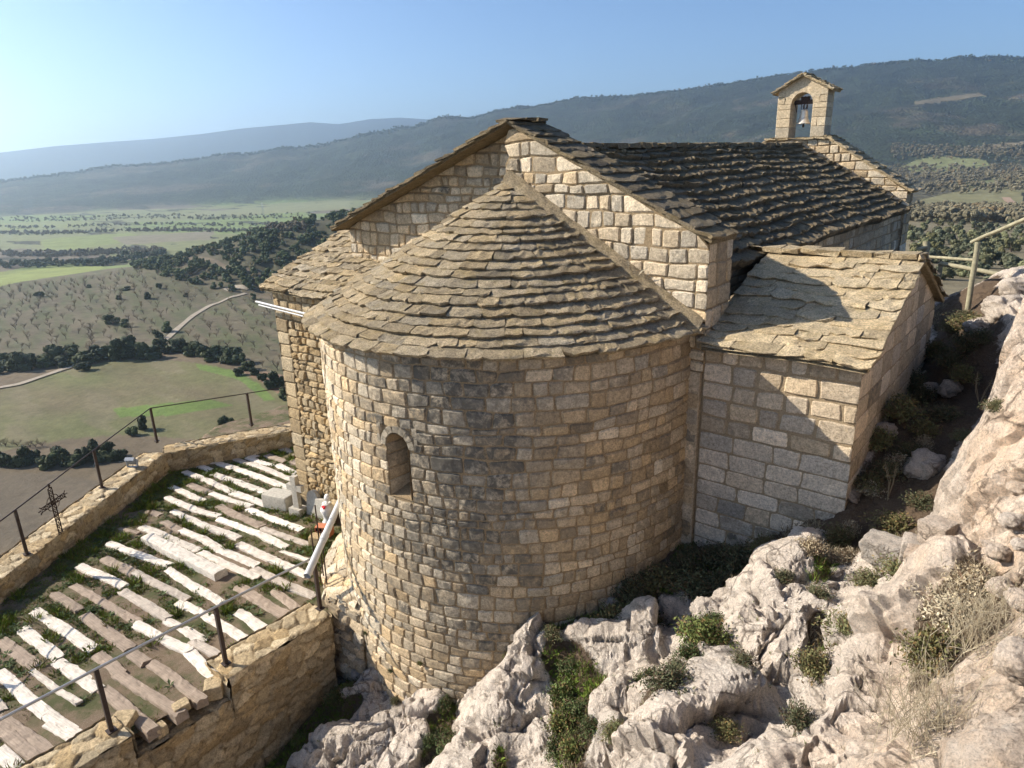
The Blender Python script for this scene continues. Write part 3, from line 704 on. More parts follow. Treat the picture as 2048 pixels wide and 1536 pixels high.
mb.build('bell_gable_roof', M_SLAB, bellgable)

# side chapels (ridge across the nave axis)
def side_roof(mb, x0, x1, ye, ze, yr, zr, front, **k):
    d = np.array([yr-ye, zr-ze]); L = np.linalg.norm(d); d /= L; n = np.array([-d[1], d[0]])*(1 if front else -1)
    def P(u, s, h):
        uu = u if front else x0+x1-u
        return np.stack([uu, ye+d[0]*s+n[0]*h, ze+d[1]*s+n[1]*h+.015*np.sin(uu*3+s*2)], -1)
    slabs(mb, P, 0, L, lambda s: x0, lambda s: x1, **k)
    A, S = np.meshgrid(np.linspace(x0+.02, x1-.05, 12), np.linspace(.02, L, 6), indexing='ij'); mb.grid(P(A, S, 0*A-.008), (.6, .3, .05, 1)); mb.grid(P(A, S, 0*A-.06), (.4, .3, .05, 1), True)
    S, Hh = np.meshgrid(np.linspace(0, L, 24), np.array([-.07, .01]), indexing='ij'); e = x1-.02 if front else x0+x1-.02
    mb.grid(P((x1-.03)+0*S, S, Hh), (.5, .3, .05, 1)); mb.grid(P((x0+.03)+0*S, S, Hh), (.5, .3, .05, 1), True)
mb = MB()
ash = lambda u, v: (.12 if v < -1.4 else .0, .55 if v < -1.4 else .2, .25 if v < -2.3 else .08)
Pc = flatP((0, CY0, 0), (1, 0, 0), (0, -1, 0))
masonry(mb, Pc, -1.5, CEZ+.0, GW-.02, CX, ch=(.26, .32), sl=(.22, .46), tintf=ash, depth=.020, bulge=.010, rough=.004, gap=.010, wob=.012, flat=(False, True))
masonry(mb, Pc, -3.7, -1.5, GW-.02, CX, ch=(.23, .29), sl=(.35, .62), tintf=ash, depth=.013, bulge=.002, rough=.0012, gap=.003, wob=.006, flat=(False, True))
Pcr = flatP((CX, CY0, 0), (0, 1, 0), (1, 0, 0)); CD = 2*(CRY-CY0)
def c_hi(v): return CD if v < CEZ else CD-(v-CEZ)*(CD/2)/(CRZ-.03-CEZ)
def c_lo(v): return 0 if v < CEZ else (v-CEZ)*(CD/2)/(CRZ-.03-CEZ)
masonry(mb, Pcr, -2.3, CRZ-.03, ch=(.25, .32), sl=(.35, .65), lo=c_lo, hi=c_hi, tintf=lambda u, v: (.1, .0, .03), depth=.014, bulge=.003, rough=.002, gap=.004, flat=(True, True))  # warm bounce light put into the tint: brighter, more golden face
mb.box(GW, CX-.03, CY0+CD-.2, CY0+CD, -2.5, CEZ, (.5, .3, .1, 1))
mb.build('side_chapel_wall', M_ASHLAR, chapel)
mb = MB(); kc = dict(step=.22, wid=(.28, .7), th=(.015, .034), rough=.010, jag=.05, tintf=lambda u, s: (.72, .35, .02))
side_roof(mb, GW-.02, CX+.13, CY0-.22, CEZ+.02, CRY, CRZ, True, **kc)
side_roof(mb, NX-.3, CX+.13, CY0+CD+.2, CEZ+.02, CRY, CRZ, False, **kc)
x = NX+.05
while x < CX+.1:
    w = RNG.uniform(.2, .5); mb.box(x, min(x+w-.02, CX+.12), CRY-.16, CRY+.17, CRZ-.02, CRZ+.06, (RNG.uniform(.5, .8), .3, .05, 1), lambda V: V+RNG.normal(0, .014, V.shape)); x += w
mb.build('side_chapel_roof', M_SLAB_P, chapel)
mb = MB()
Pl = flatP((0, LY0, 0), (1, 0, 0), (0, -1, 0))
def lt(u, v): return (0., .2, .25 if u < -5.6 else .12)
masonry(mb, Pl, -.75, LEZ+.02, LX, -2.9, ch=(.2, .26), sl=(.22, .34), tintf=lt, flat=(True, False), bulge=.01, rough=.006)
masonry(mb, Pl, -6.2, -.75, LX+.42, -2.9, ch=(.10, .20), sl=(.12, .34), tintf=lt, bulge=.02, rough=.012, depth=.045, wob=.02, gap=.013)
masonry(mb, Pl, -6.2, -.75, LX, LX+.42, ch=(.26, .36), sl=(.25, .5), tintf=lt, bulge=.01, rough=.006, flat=(True, False))
masonry(mb, flatP((LX, LY0+4.6, 0), (0, -1, 0), (-1, 0, 0)), -6.5, LEZ, 0, 4.6, ch=(.2, .3), sl=(.25, .5), flat=(True, True), dens=0)
L_z = lambda v: (v-LEZ)*(LRY-LY0)/(LRZ-.05-LEZ)
masonry(mb, flatP((LX, 0, 0), (0, -1, 0), (-1, 0, 0)), LEZ, LRZ-.05, ch=(.2, .3), sl=(.25, .5), lo=lambda v: -(LRY+(LRY-LY0))+L_z(v), hi=lambda v: -LY0-L_z(v), dens=0)
mb.build('side_chapel_wall', M_RUBBLE, chapel)
mb = MB(); kl = dict(step=.2, wid=(.2, .5), th=(.025, .05), rough=.011, jag=.045, tintf=lambda u, s: (.62, .4, .08))
side_roof(mb, LX-.17, -3.05, LY0-.2, LEZ+.0, LRY, LRZ, True, **kl)
side_roof(mb, LX-.17, -NX, 2*LRY-LY0+.2, LEZ, LRY, LRZ, False, **kl)
mb.build('side_chapel_roof', M_SLAB, chapel)
# plinth of the apse above the terrace
mb = MB()
def plR(th): return R_A+.02+.40*(1-sm(-128, -104, th))
def plP(u, v, h):
    th = np.degrees(u/R_A); rr = plR(th)+h-np.clip(v+4.9, -.5, 2)*.10
    return np.stack([rr*np.cos(u/R_A), rr*np.sin(u/R_A), v+0*rr], -1)
masonry(mb, plP, -6.9, -4.62, rad(-200)*R_A, rad(-106)*R_A, (.14, .22), (.16, .36), tintf=lambda u, v: (.05, .3, .15), bulge=.02, rough=.014, depth=.045, wob=.02)
def plT(u, v, h): # sloping top
    th = np.degrees(u/R_A); r0 = plR(th)+.03; rr = r0-(v)*(r0-R_A+.05)
    return np.stack([rr*np.cos(u/R_A), rr*np.sin(u/R_A), -4.64+v*.30+h], -1)
crazy(mb, plT, rad(-200)*R_A, rad(-108)*R_A, 0, 1, .035, (.28, .5), .05, lambda U, V: (.1, .25, .1))
mb.build('apse_plinth', M_WALL, chapel)
# ------------------------------------------------------------------ the bell
bell = tag(empty('church_bell', (0, NAVE_L+.37, WZT)), 'pale bronze bell hanging in the arch of the bell gable', 'bell')
mb = MB(); mb.lathe([(0, .80), (.06, .80), (.095, .77), (.105, .70), (.115, .58), (.14, .48), (.19, .42), (.215, .39), (.20, .39), (.17, .44), (.10, .6), (.0, .74)], 24, c=(.6, .5, 0, 1)); mb.build('bell_body', M_BRONZE, bell, True)
mb = MB(); mb.box(-.30, .30, -.05, .05, .94, 1.06); mb.box(-.12, .12, -.06, .06, 1.06, 1.15)
for x in (-.09, 0, .09): mb.tube([(x, -.055, 1.16), (x, -.055, .80)], .011)
mb.tube([(-.03, 0, .8), (-.06, 0, .9), (0, 0, .95), (.06, 0, .9), (.03, 0, .8)], .016); mb.tube([(-.30, -.06, 1.0), (-.24, -.1, .9), (-.2, -.1, .72)], .014)
mb.build('yoke', M_IRON, bell)
mb = MB(); mb.tube([(0, 0, .72), (0, 0, .36)], .014); mb.lathe([(0, .28), (.02, .29), (.035, .33), (.02, .38), (0, .39)], 10); mb.build('clapper', M_IRON, bell)

# ------------------------------------------------------------------ country round the hill
DEG = np.radians
def pol(az, r): return np.stack([CAM[0]+r*np.sin(DEG(az)), CAM[1]+r*np.cos(DEG(az))], -1)
def px_dir(px, py):
    d = _f+_r*(px-1024)/FPX-_u*(py-768)/FPX
    return math.degrees(math.atan2(d[0], d[1])), math.atan2(d[2], math.hypot(d[0], d[1]))
_rr = np.exp(np.linspace(math.log(40), math.log(5200), 900))
def land(px, py):
    """where a line of sight of the photograph meets the country: azimuth and distance"""
    a, e = px_dir(px, py); zz = z_land(np.full(_rr.shape, a), _rr)
    hit = np.nonzero(zz > CAM[2]+_rr*math.tan(e))[0]
    return (a, float(_rr[hit[0]])) if len(hit) else (a, 5000.)
def inpoly(az, r, pts):
    """inside a polygon given in (azimuth, log distance)"""
    q = np.array([(a, math.log(d)) for a, d in pts]); y = np.log(r); x = az; ins = np.zeros(x.shape, bool)
    for i in range(len(q)):
        x1, y1 = q[i]; x2, y2 = q[i-1]
        if y1 == y2: continue
        m = ((y1 > y) != (y2 > y)) & (x < (x2-x1)*(y-y1)/(y2-y1)+x1); ins ^= m
    return ins
def poly(*pp): return [land(x, y) for x, y in pp]
az1 = np.concatenate([np.arange(-150, -84, 1.), np.arange(-84, 2.01, .13), np.arange(3, 70, 1.)])
rs = np.concatenate([np.exp(np.linspace(math.log(23), math.log(140), 60))[:-1], np.exp(np.linspace(math.log(140), math.log(1000), 250))[:-1], np.exp(np.linspace(math.log(1000), math.log(3100), 170))[:-1], np.exp(np.linspace(math.log(3100), math.log(30000), 60))])
AZ, RR = np.meshgrid(az1, rs, indexing='ij')
Z = z_land(AZ, RR)
XY = pol(AZ, RR); X, Y = XY[..., 0], XY[..., 1]
wr_ = sm(-36, -13, AZ)
# colour of the ground (R,G,B) and forest amount (A)
C = np.zeros(X.shape+(4,))
nz1 = fbm(X/60, Y/60, 0, 4); nz2 = fbm(X/250, Y/250, 3, 4); nz3 = fbm(X/14, Y/14, 5, 3)
base = np.array([.135, .105, .068])
C[..., :3] = base*(1+.25*nz1[..., None])
def paint(m, col, amt=1., forest=0.):
    m = np.asarray(m, float)*amt; C[..., :3] = C[..., :3]*(1-m[..., None])+np.asarray(col)*m[..., None]*(1+.12*nz3[..., None]); C[..., 3] = C[..., 3]*(1-m)+forest*m
FOREST = (.027, .038, .019)
# scrub on the near hillside
paint(RR < 120, (.09, .085, .05), .7)
# valley floor beyond: patchwork
pat = voro(X/240+.3*nz1, Y/150+.2*nz1, 0, 77)[2]
far_v = (RR > 620) & (wr_ < .3)
paint(far_v, (.16, .17, .075)); paint(far_v & (pat[..., 0] > .62), (.13, .105, .075)); paint(far_v & (pat[..., 1] > .66), (.15, .19, .06))
paint(far_v & (sm(.25, .5, fbm(X/130+9, Y/45, 2, 4)) > .5), (.06, .058, .038), .9, .8)
foot = np.interp(AZ, [-110, -60, -40, -12, 60], [2050, 2000, 1800, 1450, 1500])
# right hand side: scrub, woods and pale fields
rt = wr_ > .5
paint(rt & (RR < 520), (.17, .145, .09)); paint(rt & (RR >= 520), (.085, .078, .05), 1, .6)
hill = sm(-60, 140, RR-foot+60*nz2)
paint(hill, FOREST, 1., 1.)
paint(hill*sm(.1, .6, nz2+.35*nz1)*(1-sm(1.0, 2.2, (RR-foot)/700)), (.10, .078, .055), .75, .6)
paint(hill*sm(.45, .9, fbm(X/160+7, Y/160, 8, 4)), (.085, .072, .045), .6, .8)
def field(col, *pp, amt=1.): paint(inpoly(AZ+.15*nz1, RR*(1+.006*nz1), poly(*pp)), col, amt, 0.)
# pale fields on the right
GREEN = (.165, .175, .075)
field(GREEN, (1830, 322), (1880, 312), (1960, 318), (1985, 330), (1900, 345), (1835, 345), (1800, 335))
field((.17, .16, .08), (1840, 400), (1925, 382), (2048, 350), (2048, 425), (1960, 420), (1830, 418))
field((.14, .15, .07), (1900, 370), (1980, 360), (2048, 340), (2048, 352), (1930, 378))
field((.12, .10, .06), (1825, 205), (1880, 195), (1960, 187), (1975, 191), (1900, 203), (1830, 210))
field((.17, .14, .09), (1930, 300), (2048, 285), (2048, 292), (1940, 308))
# strips of the valley floor, left
field((.18, .185, .09), (560, 412), (700, 402), (700, 418), (600, 425), (380, 432), (280, 436))
field((.17, .19, .07), (0, 448), (160, 440), (200, 452), (100, 458), (0, 462))
field((.17, .20, .065), (80, 480), (260, 466), (300, 478), (150, 498), (90, 500))
field((.17, .15, .10), (220, 475), (430, 462), (420, 480), (250, 490))
field((.16, .17, .07), (0, 468), (80, 465), (70, 476), (0, 485))
# bright sown strip behind the orchard, ploughed field, hedge ground
field((.19, .22, .06), (-80, 548), (0, 545), (110, 535), (210, 532), (200, 540), (120, 552), (0, 574), (-80, 585))
orch = poly((-80, 585), (0, 574), (120, 552), (200, 540), (330, 528), (420, 580), (480, 592), (560, 600), (600, 760), (480, 730), (340, 700), (230, 712), (0, 745), (-80, 760))
mo = inpoly(AZ, RR, orch)
paint(mo, (.118, .10, .062)); paint(mo, (.075, .085, .035), np.clip(.4+1.0*fbm((X*.34+Y*.94)/5, (Y*.34-X*.94)/40, 1, 4), 0, .9)); paint(mo & (wr_ < .5), (.08, .06, .045), np.clip(.9*fbm(X/5, Y/5, 12, 3), 0, .6))
fld = poly((-80, 790), (0, 778), (110, 748), (220, 722), (330, 722), (420, 730), (500, 750), (600, 810), (640, 880), (560, 900), (250, 870), (120, 880), (0, 905), (-80, 925))
mf = inpoly(AZ, RR, fld)
stripe = np.sin((X*.35+Y*.95)/3.2+nz1*1.5)*.5+fbm(X/30, Y/7, 4, 3)
paint(mf, (.138, .114, .064)); paint(mf, (.10, .12, .04), np.clip(.42+.5*fbm(X/45+3, Y/30, 6, 3)+.1*stripe, 0, .8)); paint(mf, (.17, .14, .09), sm(.1, .9, stripe)*.55)
paint(inpoly(AZ, RR, poly((225, 818), (420, 800), (470, 812), (330, 832), (240, 835))), (.10, .17, .03), .75)
paint(inpoly(AZ, RR, poly((390, 728), (470, 742), (520, 770), (550, 800), (530, 805), (480, 762), (400, 740))), (.11, .17, .04), .9)
paint(inpoly(AZ, RR, poly((-80, 960), (0, 945), (120, 950), (200, 965), (200, 1030), (0, 1100), (-80, 1120))), (.105, .085, .06), .9)
paint(inpoly(AZ, RR, poly((485, 745), (560, 790), (600, 800), (600, 760), (540, 745))), (.19, .12, .08), .8)
# wooded knoll floor
kn_ = np.interp(AZ, [-70, -66, -62, -59, -46, -40, -30], [0, .4, .8, 1, 1, 1, 0])*sm(360, 400, RR)*(1-sm(600, 680, RR))
paint(kn_, (.06, .058, .032), 1, 0)
paint(inpoly(AZ, RR, poly((320, 514), (380, 512), (470, 540), (560, 550), (560, 556), (460, 548), (380, 522))), (.14, .11, .075), .8)
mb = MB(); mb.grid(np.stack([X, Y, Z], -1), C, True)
def land_mat():
    s = NT('countryside'); R, G, B, A, Cc = s.tint()
    v = s.voro(.16); v2 = s.voro(.09)
    n = s.noise(.05, 8, .7); n2 = s.noise(.5, 5, .75)
    c = s.mix(1, Cc, s.ramp(n, [(.3, .8), (.7, 1.2)]), 'MULTIPLY')
    c = s.mix(1, c, s.ramp(n2, [(.3, .8), (.7, 1.18)]), 'MULTIPLY')
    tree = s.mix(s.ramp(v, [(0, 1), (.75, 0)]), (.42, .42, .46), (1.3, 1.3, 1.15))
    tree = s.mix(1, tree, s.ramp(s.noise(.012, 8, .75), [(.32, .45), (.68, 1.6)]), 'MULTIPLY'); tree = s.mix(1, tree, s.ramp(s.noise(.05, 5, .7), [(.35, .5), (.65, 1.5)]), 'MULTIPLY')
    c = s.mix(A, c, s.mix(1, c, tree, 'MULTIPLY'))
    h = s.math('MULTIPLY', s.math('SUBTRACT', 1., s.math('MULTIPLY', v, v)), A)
    nb = s.bump(h, .8, 6.)
    nb = s.bump(s.math('MULTIPLY', s.noise(.3, 6, .7), s.math('SUBTRACT', 1.2, A)), .5, .6, nb)
    return s.out(c, nb, 1.)
M_LAND = land_mat()
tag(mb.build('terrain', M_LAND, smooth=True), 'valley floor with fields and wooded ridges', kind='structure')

def ribbon(name, pts, w, mat, lift=.12, label=None):
    """a track laid on the country along picked ground points"""
    q = np.array([pol(np.array(a), np.array(r)) for a, r in pts]); t = np.linspace(0, len(q)-1, len(q)*14)
    P = np.stack([np.interp(t, range(len(q)), q[:, 0]), np.interp(t, range(len(q)), q[:, 1])], -1)
    for _ in range(6): P[1:-1] = (P[:-2]+P[1:-1]*2+P[2:])/4
    T = np.gradient(P, axis=0); T /= np.linalg.norm(T, axis=1)[:, None]; Nn = np.stack([-T[:, 1], T[:, 0]], -1)
    wj = w*(1+.2*noise3(t*1.3, 0*t, 2.))
    E = np.stack([P+Nn*k*wj[:, None]/2 for k in (-1, -.33, .33, 1)], 1)
    d = E-CAM[:2]; zz = z_land(np.degrees(np.arctan2(d[..., 0], d[..., 1])), np.hypot(d[..., 0], d[..., 1]))+lift
    m = MB(); m.grid(np.concatenate([E, zz[..., None]], -1), (.5, .5, 0, 1)); 
    return tag(m.build(name, mat), label, kind='structure')
M_TRACK = plain('pale_gravel', (.31, .265, .205), .95, 0, .2, .5, .01)
M_TRACK2 = plain('pinkish_dirt', (.30, .21, .15), .95, 0, .2, .5, .01)
ribbon('track', poly((492, 588), (455, 598), (420, 612), (385, 634), (355, 660), (338, 676), (318, 690), (300, 702)), 2.5, M_TRACK, .3, 'pale gravel track winding through the orchard')
ribbon('path', poly((225, 718), (195, 722), (160, 730), (120, 742), (40, 770), (0, 778), (-60, 790)), 2.6, M_TRACK, .3, 'pale track along the edge of the ploughed field')
ribbon('lane', poly((262, 528), (300, 530), (325, 533)), 5, M_TRACK, .3)
ribbon('road', poly((450, 582), (470, 578), (500, 580)), 6, M_TRACK, .3)
ribbon('dirt_road', poly((2012, 395), (2022, 405), (2028, 418), (2040, 424)), 7, M_TRACK2, .3)

# ------------------------------------------------------------------ trees of the country
def crown_mb(mb, r, h, n, base, dens=150, lean=0., fl=1.0, col=(.2, .9)):
    """crown made of many small leafy faces gathered in clumps"""
    k = RNG.integers(6, 10); cen = np.zeros((k, 3)); rad_ = np.zeros(k)
    for i in range(k):
        a = RNG.random()*6.28; d = r*RNG.uniform(.15, .62); zz = base+h*RNG.uniform(.18, .78)
        cen[i] = (d*math.cos(a), d*math.sin(a), zz); rad_[i] = r*RNG.uniform(.32, .52)
    per = max(8, dens//k)
    for i in range(k):
        v = RNG.normal(size=(per, 3)); v /= np.linalg.norm(v, axis=1)[:, None]
        P = cen[i]+v*rad_[i]*RNG.uniform(.75, 1.08, (per, 1))*np.array([1, 1, .85])
        s = rad_[i]*RNG.uniform(.28, .5, per)*fl
        A = np.cross(v, RNG.normal(size=(per, 3))); A /= np.linalg.norm(A, axis=1)[:, None]; B = np.cross(v, A)+RNG.normal(0, .45, (per, 3))
        q = np.stack([P+A*s[:, None], P+B*s[:, None]*.8, P-A*s[:, None], P-B*s[:, None]*.8], 1)
        c = np.zeros((per, 4, 4)); c[..., 0] = np.clip(RNG.uniform(*col)+RNG.normal(0, .15, (per, 1)), 0, 1); c[..., 3] = 1
        mb.add(q.reshape(-1, 3), np.arange(per*4).reshape(per, 4), c.reshape(-1, 4))
        # inner dark mass
        u = np.linspace(0, np.pi, 5); t = np.linspace(0, 2*np.pi, 8)
        U, T = np.meshgrid(u, t, indexing='ij'); rr2 = rad_[i]*.78
        mb.grid(cen[i]+rr2*np.stack([np.sin(U)*np.cos(T), np.sin(U)*np.sin(T), np.cos(U)*.85], -1), (.25, 0, 0, 1))
def tree_obj(name, mat, r, h, base, dens, trunk_r=.14, **k):
    root = empty(name); m = MB(); crown_mb(m, r, h, 0, base, dens, **k); m.build('crown', mat, root)
    m = MB(); m.tube([(0, 0, -.4), (.05, 0, base*.6), (.0, .1, base+h*.45)], [trunk_r*1.3, trunk_r, trunk_r*.5], 5)
    for q in range(3):
        a = RNG.random()*6.28; m.tube([(0, 0, base*.6), (r*.4*math.cos(a), r*.4*math.sin(a), base+h*.5)], [trunk_r*.6, trunk_r*.3], 4)
    m.build('trunk', M_BARK, root); return root
def almond_obj():
    root = empty('almond_tree'); m = MB(); tw = MB()
    m.tube([(0, 0, -.3), (RNG.normal(0, .08), RNG.normal(0, .08), .7), (RNG.normal(0, .15), RNG.normal(0, .15), 1.1)], [.17, .13, .11], 5)
    for q in range(RNG.integers(4, 6)):
        a = RNG.random()*6.28; d = np.array([math.cos(a), math.sin(a), 0]); p0 = np.array([0, 0, .95]); p1 = p0+d*.7+np.array([0, 0, .8]); p2 = p1+d*RNG.uniform(.4, 1.)+np.array([0, 0, RNG.uniform(.6, 1.2)])
        m.tube([p0, p1, p2], [.10, .06, .025], 4)
        for w in range(9):
            b = p1+(p2-p1)*RNG.random() if RNG.random() > .3 else p0+(p1-p0)*RNG.uniform(.4, 1)
            e = b+np.array([RNG.normal(0, .55), RNG.normal(0, .55), RNG.uniform(.2, 1.0)]); tw.tube([b, e], [.028, .012], 3, cap=False)
            for _ in range(3): f = b+(e-b)*RNG.uniform(.3, 1); tw.tube([f, f+np.array([RNG.normal(0, .3), RNG.normal(0, .3), RNG.uniform(.05, .5)])], [.016, .008], 3, cap=False)
    m.build('trunk', M_BARK, root); tw.build('branches', M_ALMOND, root); return root
def ground(a, r): 
    p = pol(np.array(a), np.array(r)); return float(p[0]), float(p[1]), float(z_land(np.array(a), np.array(r)))
def scatter_copy(protos, used, x, y, z, s, label, cat, group):
    i = RNG.integers(len(protos)); o = protos[i]
    if i in used: o = copy_tree(o)
    used.add(i); o.location = (x, y, z); o.scale = (s*RNG.uniform(.75, 1.35), s*RNG.uniform(.75, 1.35), s*RNG.uniform(.7, 1.2)); o.rotation_euler = (0, 0, RNG.random()*6.28)
    return tag(o, label, cat, group)
alm = [almond_obj() for _ in range(5)]; oak = [tree_obj('holm_oak', M_OAK, 2.6, 4.4, .15, 480, .16) for _ in range(4)]; olv = [tree_obj('olive_tree', M_OLIVE, 2.0, 2.9, .35, 320, .15, fl=.8) for _ in range(3)]
ua_, uo_, uv_ = set(), set(), set()
# orchard rows on both sides of the track
trk = poly((492, 588), (455, 598), (420, 612), (385, 634), (355, 660), (338, 676), (318, 690), (300, 702))
tp = np.array([pol(np.array(a), np.array(r)) for a, r in trk]); tseg = np.array([np.interp(np.linspace(0, len(tp)-1, 80), range(len(tp)), tp[:, k]) for k in (0, 1)]).T
ax = np.array([.34, .94]); bx = np.array([-.94, .34]); cen = pol(np.array(-69.), np.array(345.)); cand = []
for i in range(-34, 34):
    for j in range(-34, 34):
        p = cen+ax*i*7.2+bx*j*7.4+RNG.normal(0, 1.7, 2); d = p-CAM[:2]; a, r = math.degrees(math.atan2(d[0], d[1])), math.hypot(*d)
        if not (-77 < a < -57 and 170 < r < 520): continue
        if not inpoly(np.array([a]), np.array([r]), orch)[0]: continue
        dt = (tseg-p); k = np.argmin((dt**2).sum(1))
        if math.hypot(*dt[k]) < 5 or RNG.random() < .10: continue
        t2 = tseg[min(k+1, 79)]-tseg[max(k-1, 0)]; side = t2[0]*(p-tseg[k])[1]-t2[1]*(p-tseg[k])[0]
        cand.append((r, a, p, side))
cand.sort(key=lambda q: q[0])
rest = MB()
for q, (r, a, p, side) in enumerate(cand):
    z = float(z_land(np.array(a), np.array(r)))
    if q < 290:
        scatter_copy(alm, ua_, p[0], p[1], z-.05, RNG.uniform(.5, 1.0), 'bare almond tree in the wide orchard beyond the track' if side > 0 else 'bare almond tree in the orchard strip between track and chapel', 'tree', 'bare almond trees beyond the track' if side > 0 else 'bare almond trees between track and chapel')
    else:
        for w in range(8): rest.tube([(p[0], p[1], z), (p[0]+RNG.normal(0, 1), p[1]+RNG.normal(0, 1), z+RNG.uniform(1.5, 3.4))], [.1, .03], 3, cap=False)
if rest.V: tag(rest.build('almond_orchard', M_ALMOND), kind='stuff')
# single evergreen trees in the orchard and along the hedges (picked ground points)
def oak_at(px, py, s, label, group=None, cat='tree', protos=oak, used=uo_):
    a, r = land(px, py); x, y, z = ground(a, r); return scatter_copy(protos, used, x, y, z-.3, s, label, cat, group)
for px, py, s, l in [(80, 594, 1.0, 'round evergreen tree in the orchard near its far left corner'), (253, 582, .8, 'small evergreen tree beyond the middle of the orchard'), (320, 578, .75, 'evergreen tree at the orchard edge below the wooded knoll'), (178, 576, .5, 'smallest evergreen tree far back in the orchard'), (240, 600, .75, 'leaning evergreen tree in the middle of the orchard'), (296, 598, .75, 'slim evergreen tree in the middle of the orchard, right of its neighbour'), (371, 594, .6, 'slim evergreen tree in the orchard just left of the track'), (225, 648, 1.0, 'largest evergreen tree standing in the orchard'), (250, 655, .8, 'low dark evergreen tree touching the largest orchard evergreen'), (335, 665, 1.0, 'evergreen tree on the left verge of the gravel track'), (318, 676, .8, 'dark bush beside the gravel track'), (288, 860, .75, 'dark round bush behind the corner of the parapet'), (262, 872, .6, 'smaller dark bush left of the parapet corner'), (447, 848, .55, 'dark bush in the field right behind the far parapet'), (466, 852, .5, 'grey bush beside the dark bush behind the far parapet'), (478, 752, .55, 'isolated dark bush at the right edge of the ploughed field')]:
    oak_at(px, py, s, l)
hedge = [(x, 742-.09*x+RNG.normal(0, 6)) for x in range(0, 210, 13)]+[(x, 730-.07*x+RNG.normal(0, 4)) for x in range(10, 220, 16)]
for x, y in hedge: oak_at(x, y, RNG.uniform(.8, 1.25), 'holm oak in the dark hedge left of the track end', 'holm oaks in the left hedge')
for x in range(228, 312, 9): oak_at(x, 716+RNG.normal(0, 4), RNG.uniform(1.0, 1.5), 'tall holm oak in the dense clump at the lower end of the track', 'holm oaks at the track end')
for x in list(range(345, 480, 11)): oak_at(x, 700+(x-345)*.24+RNG.normal(0, 4), RNG.uniform(.85, 1.2), 'holm oak in the dark hedge right of the track end', 'holm oaks in the right hedge')
for x, y in [(322, 700), (332, 708), (510, 752), (528, 762), (545, 778), (560, 775), (575, 800), (500, 740)]: oak_at(x, y, RNG.uniform(.7, 1.), 'holm oak in the loose hedge beside the chapel wall', 'holm oaks near the chapel wall')
for x in range(0, 235, 12): oak_at(x, 935+RNG.normal(0, 7)-(x*.06), RNG.uniform(.55, .9), 'dark shrub oak in the hedge below the ploughed field', 'shrub oaks in the lower hedge')
for x in range(185, 250, 10): oak_at(x, 925+RNG.normal(0, 6), RNG.uniform(.5, .7), 'dark shrub oak in the hedge behind the parapet', 'shrub oaks behind the parapet')
for x in range(0, 85, 12): oak_at(x, 893+RNG.normal(0, 4), RNG.uniform(.5, .7), 'bare grey bush at the lower left edge of the field', 'grey bushes below the field', protos=alm, used=ua_)
# olive terraces on the right
k = 0
for y in np.arange(452, 560, 9.5):
    for x in np.arange(1826, 2056, 17):
        px, py = x+RNG.normal(0, 5), y+RNG.normal(0, 3)
        if RNG.random() < .12 or (py > 505 and px > 1960 and RNG.random() < .6): continue
        a, r = land(px, py); X_, Y_, Z_ = ground(a, r)
        if r > 420: continue
        scatter_copy(olv, uv_, X_, Y_, Z_-.2, RNG.uniform(.8, 1.15)*min(1, r/190), 'rounded grey green olive tree on the slope behind the wooden fence', 'tree', 'olive trees behind the fence')
# woods as masses: knoll, valley hedges, right hand woods, ridge top
def mass(name, pts, rng_s, mat, dens, label):
    m = MB()
    pm = []
    for _ in range(6):
        q = MB(); crown_mb(q, 2.7, 4.2, 0, .5, dens); pm.append(q)
    for (x, y, z) in pts:
        q = pm[RNG.integers(6)]; s = RNG.uniform(*rng_s); t = RNG.random()*6.28; ct, st = math.cos(t), math.sin(t)
        V = np.vstack(q.V)*s; V = np.stack([V[:, 0]*ct-V[:, 1]*st+x, V[:, 0]*st+V[:, 1]*ct+y, V[:, 2]+z-.4], -1); Cq = np.vstack(q.C).copy(); Cq[:, 0] = np.clip(Cq[:, 0]+RNG.normal(0, .2), 0, 1)
        if RNG.random() < .06: Cq[:, 1] = .5
        m.add(V, np.concatenate([f for f in q.F]), Cq)
    return tag(m.build(name, mat), label, kind='stuff')
pts = []
while len(pts) < 1500:
    a, r = RNG.uniform(-68, -45), RNG.uniform(365, 640)
    lim = np.interp(a, [-68, -66, -64, -62, -60, -45], [520, 450, 420, 400, 378, 372])
    if r < lim or inpoly(np.array([a]), np.array([r]), poly((345, 510), (380, 514), (480, 540), (570, 550), (570, 555), (460, 548), (380, 522)))[0]: continue
    pts.append(ground(a, r))
for x in range(330, 470, 6): pts.append(ground(*land(x+RNG.normal(0, 5), 545+.16*(x-330)+RNG.normal(0, 12))))
for x in range(500, 580, 8): pts.append(ground(*land(x, 575+RNG.normal(0, 8))))
mass('forest', pts, (.6, 1.2), M_OAK, 110, 'dark holm oak wood on the knoll behind the orchard')
pts = []
for x in range(0, 330, 4): pts.append(ground(*land(x, 534-.02*x+RNG.normal(0, 2.5)-18*(x > 200)*(x-200)/130)))
mass('tree_belt', pts, (1.1, 1.7), M_OAK, 90, 'dark tree belt behind the bright green strip')
pts = []
for _ in range(1500):
    x = RNG.uniform(0, 620); y = RNG.choice([467, 468, 466, 509, 511, 507, 513, 442, 437, 455])+RNG.normal(0, 1.2)-.012*x+2*math.sin(x/60)
    if x > 330 and y > 490: continue
    a, r = land(x, y)
    if r < 1900: pts.append(ground(a, r))
mass('hedgerows', pts, (.5, 1.3), M_ALMOND, 36, 'grey leafless hedgerows between the far valley fields')
pts = []
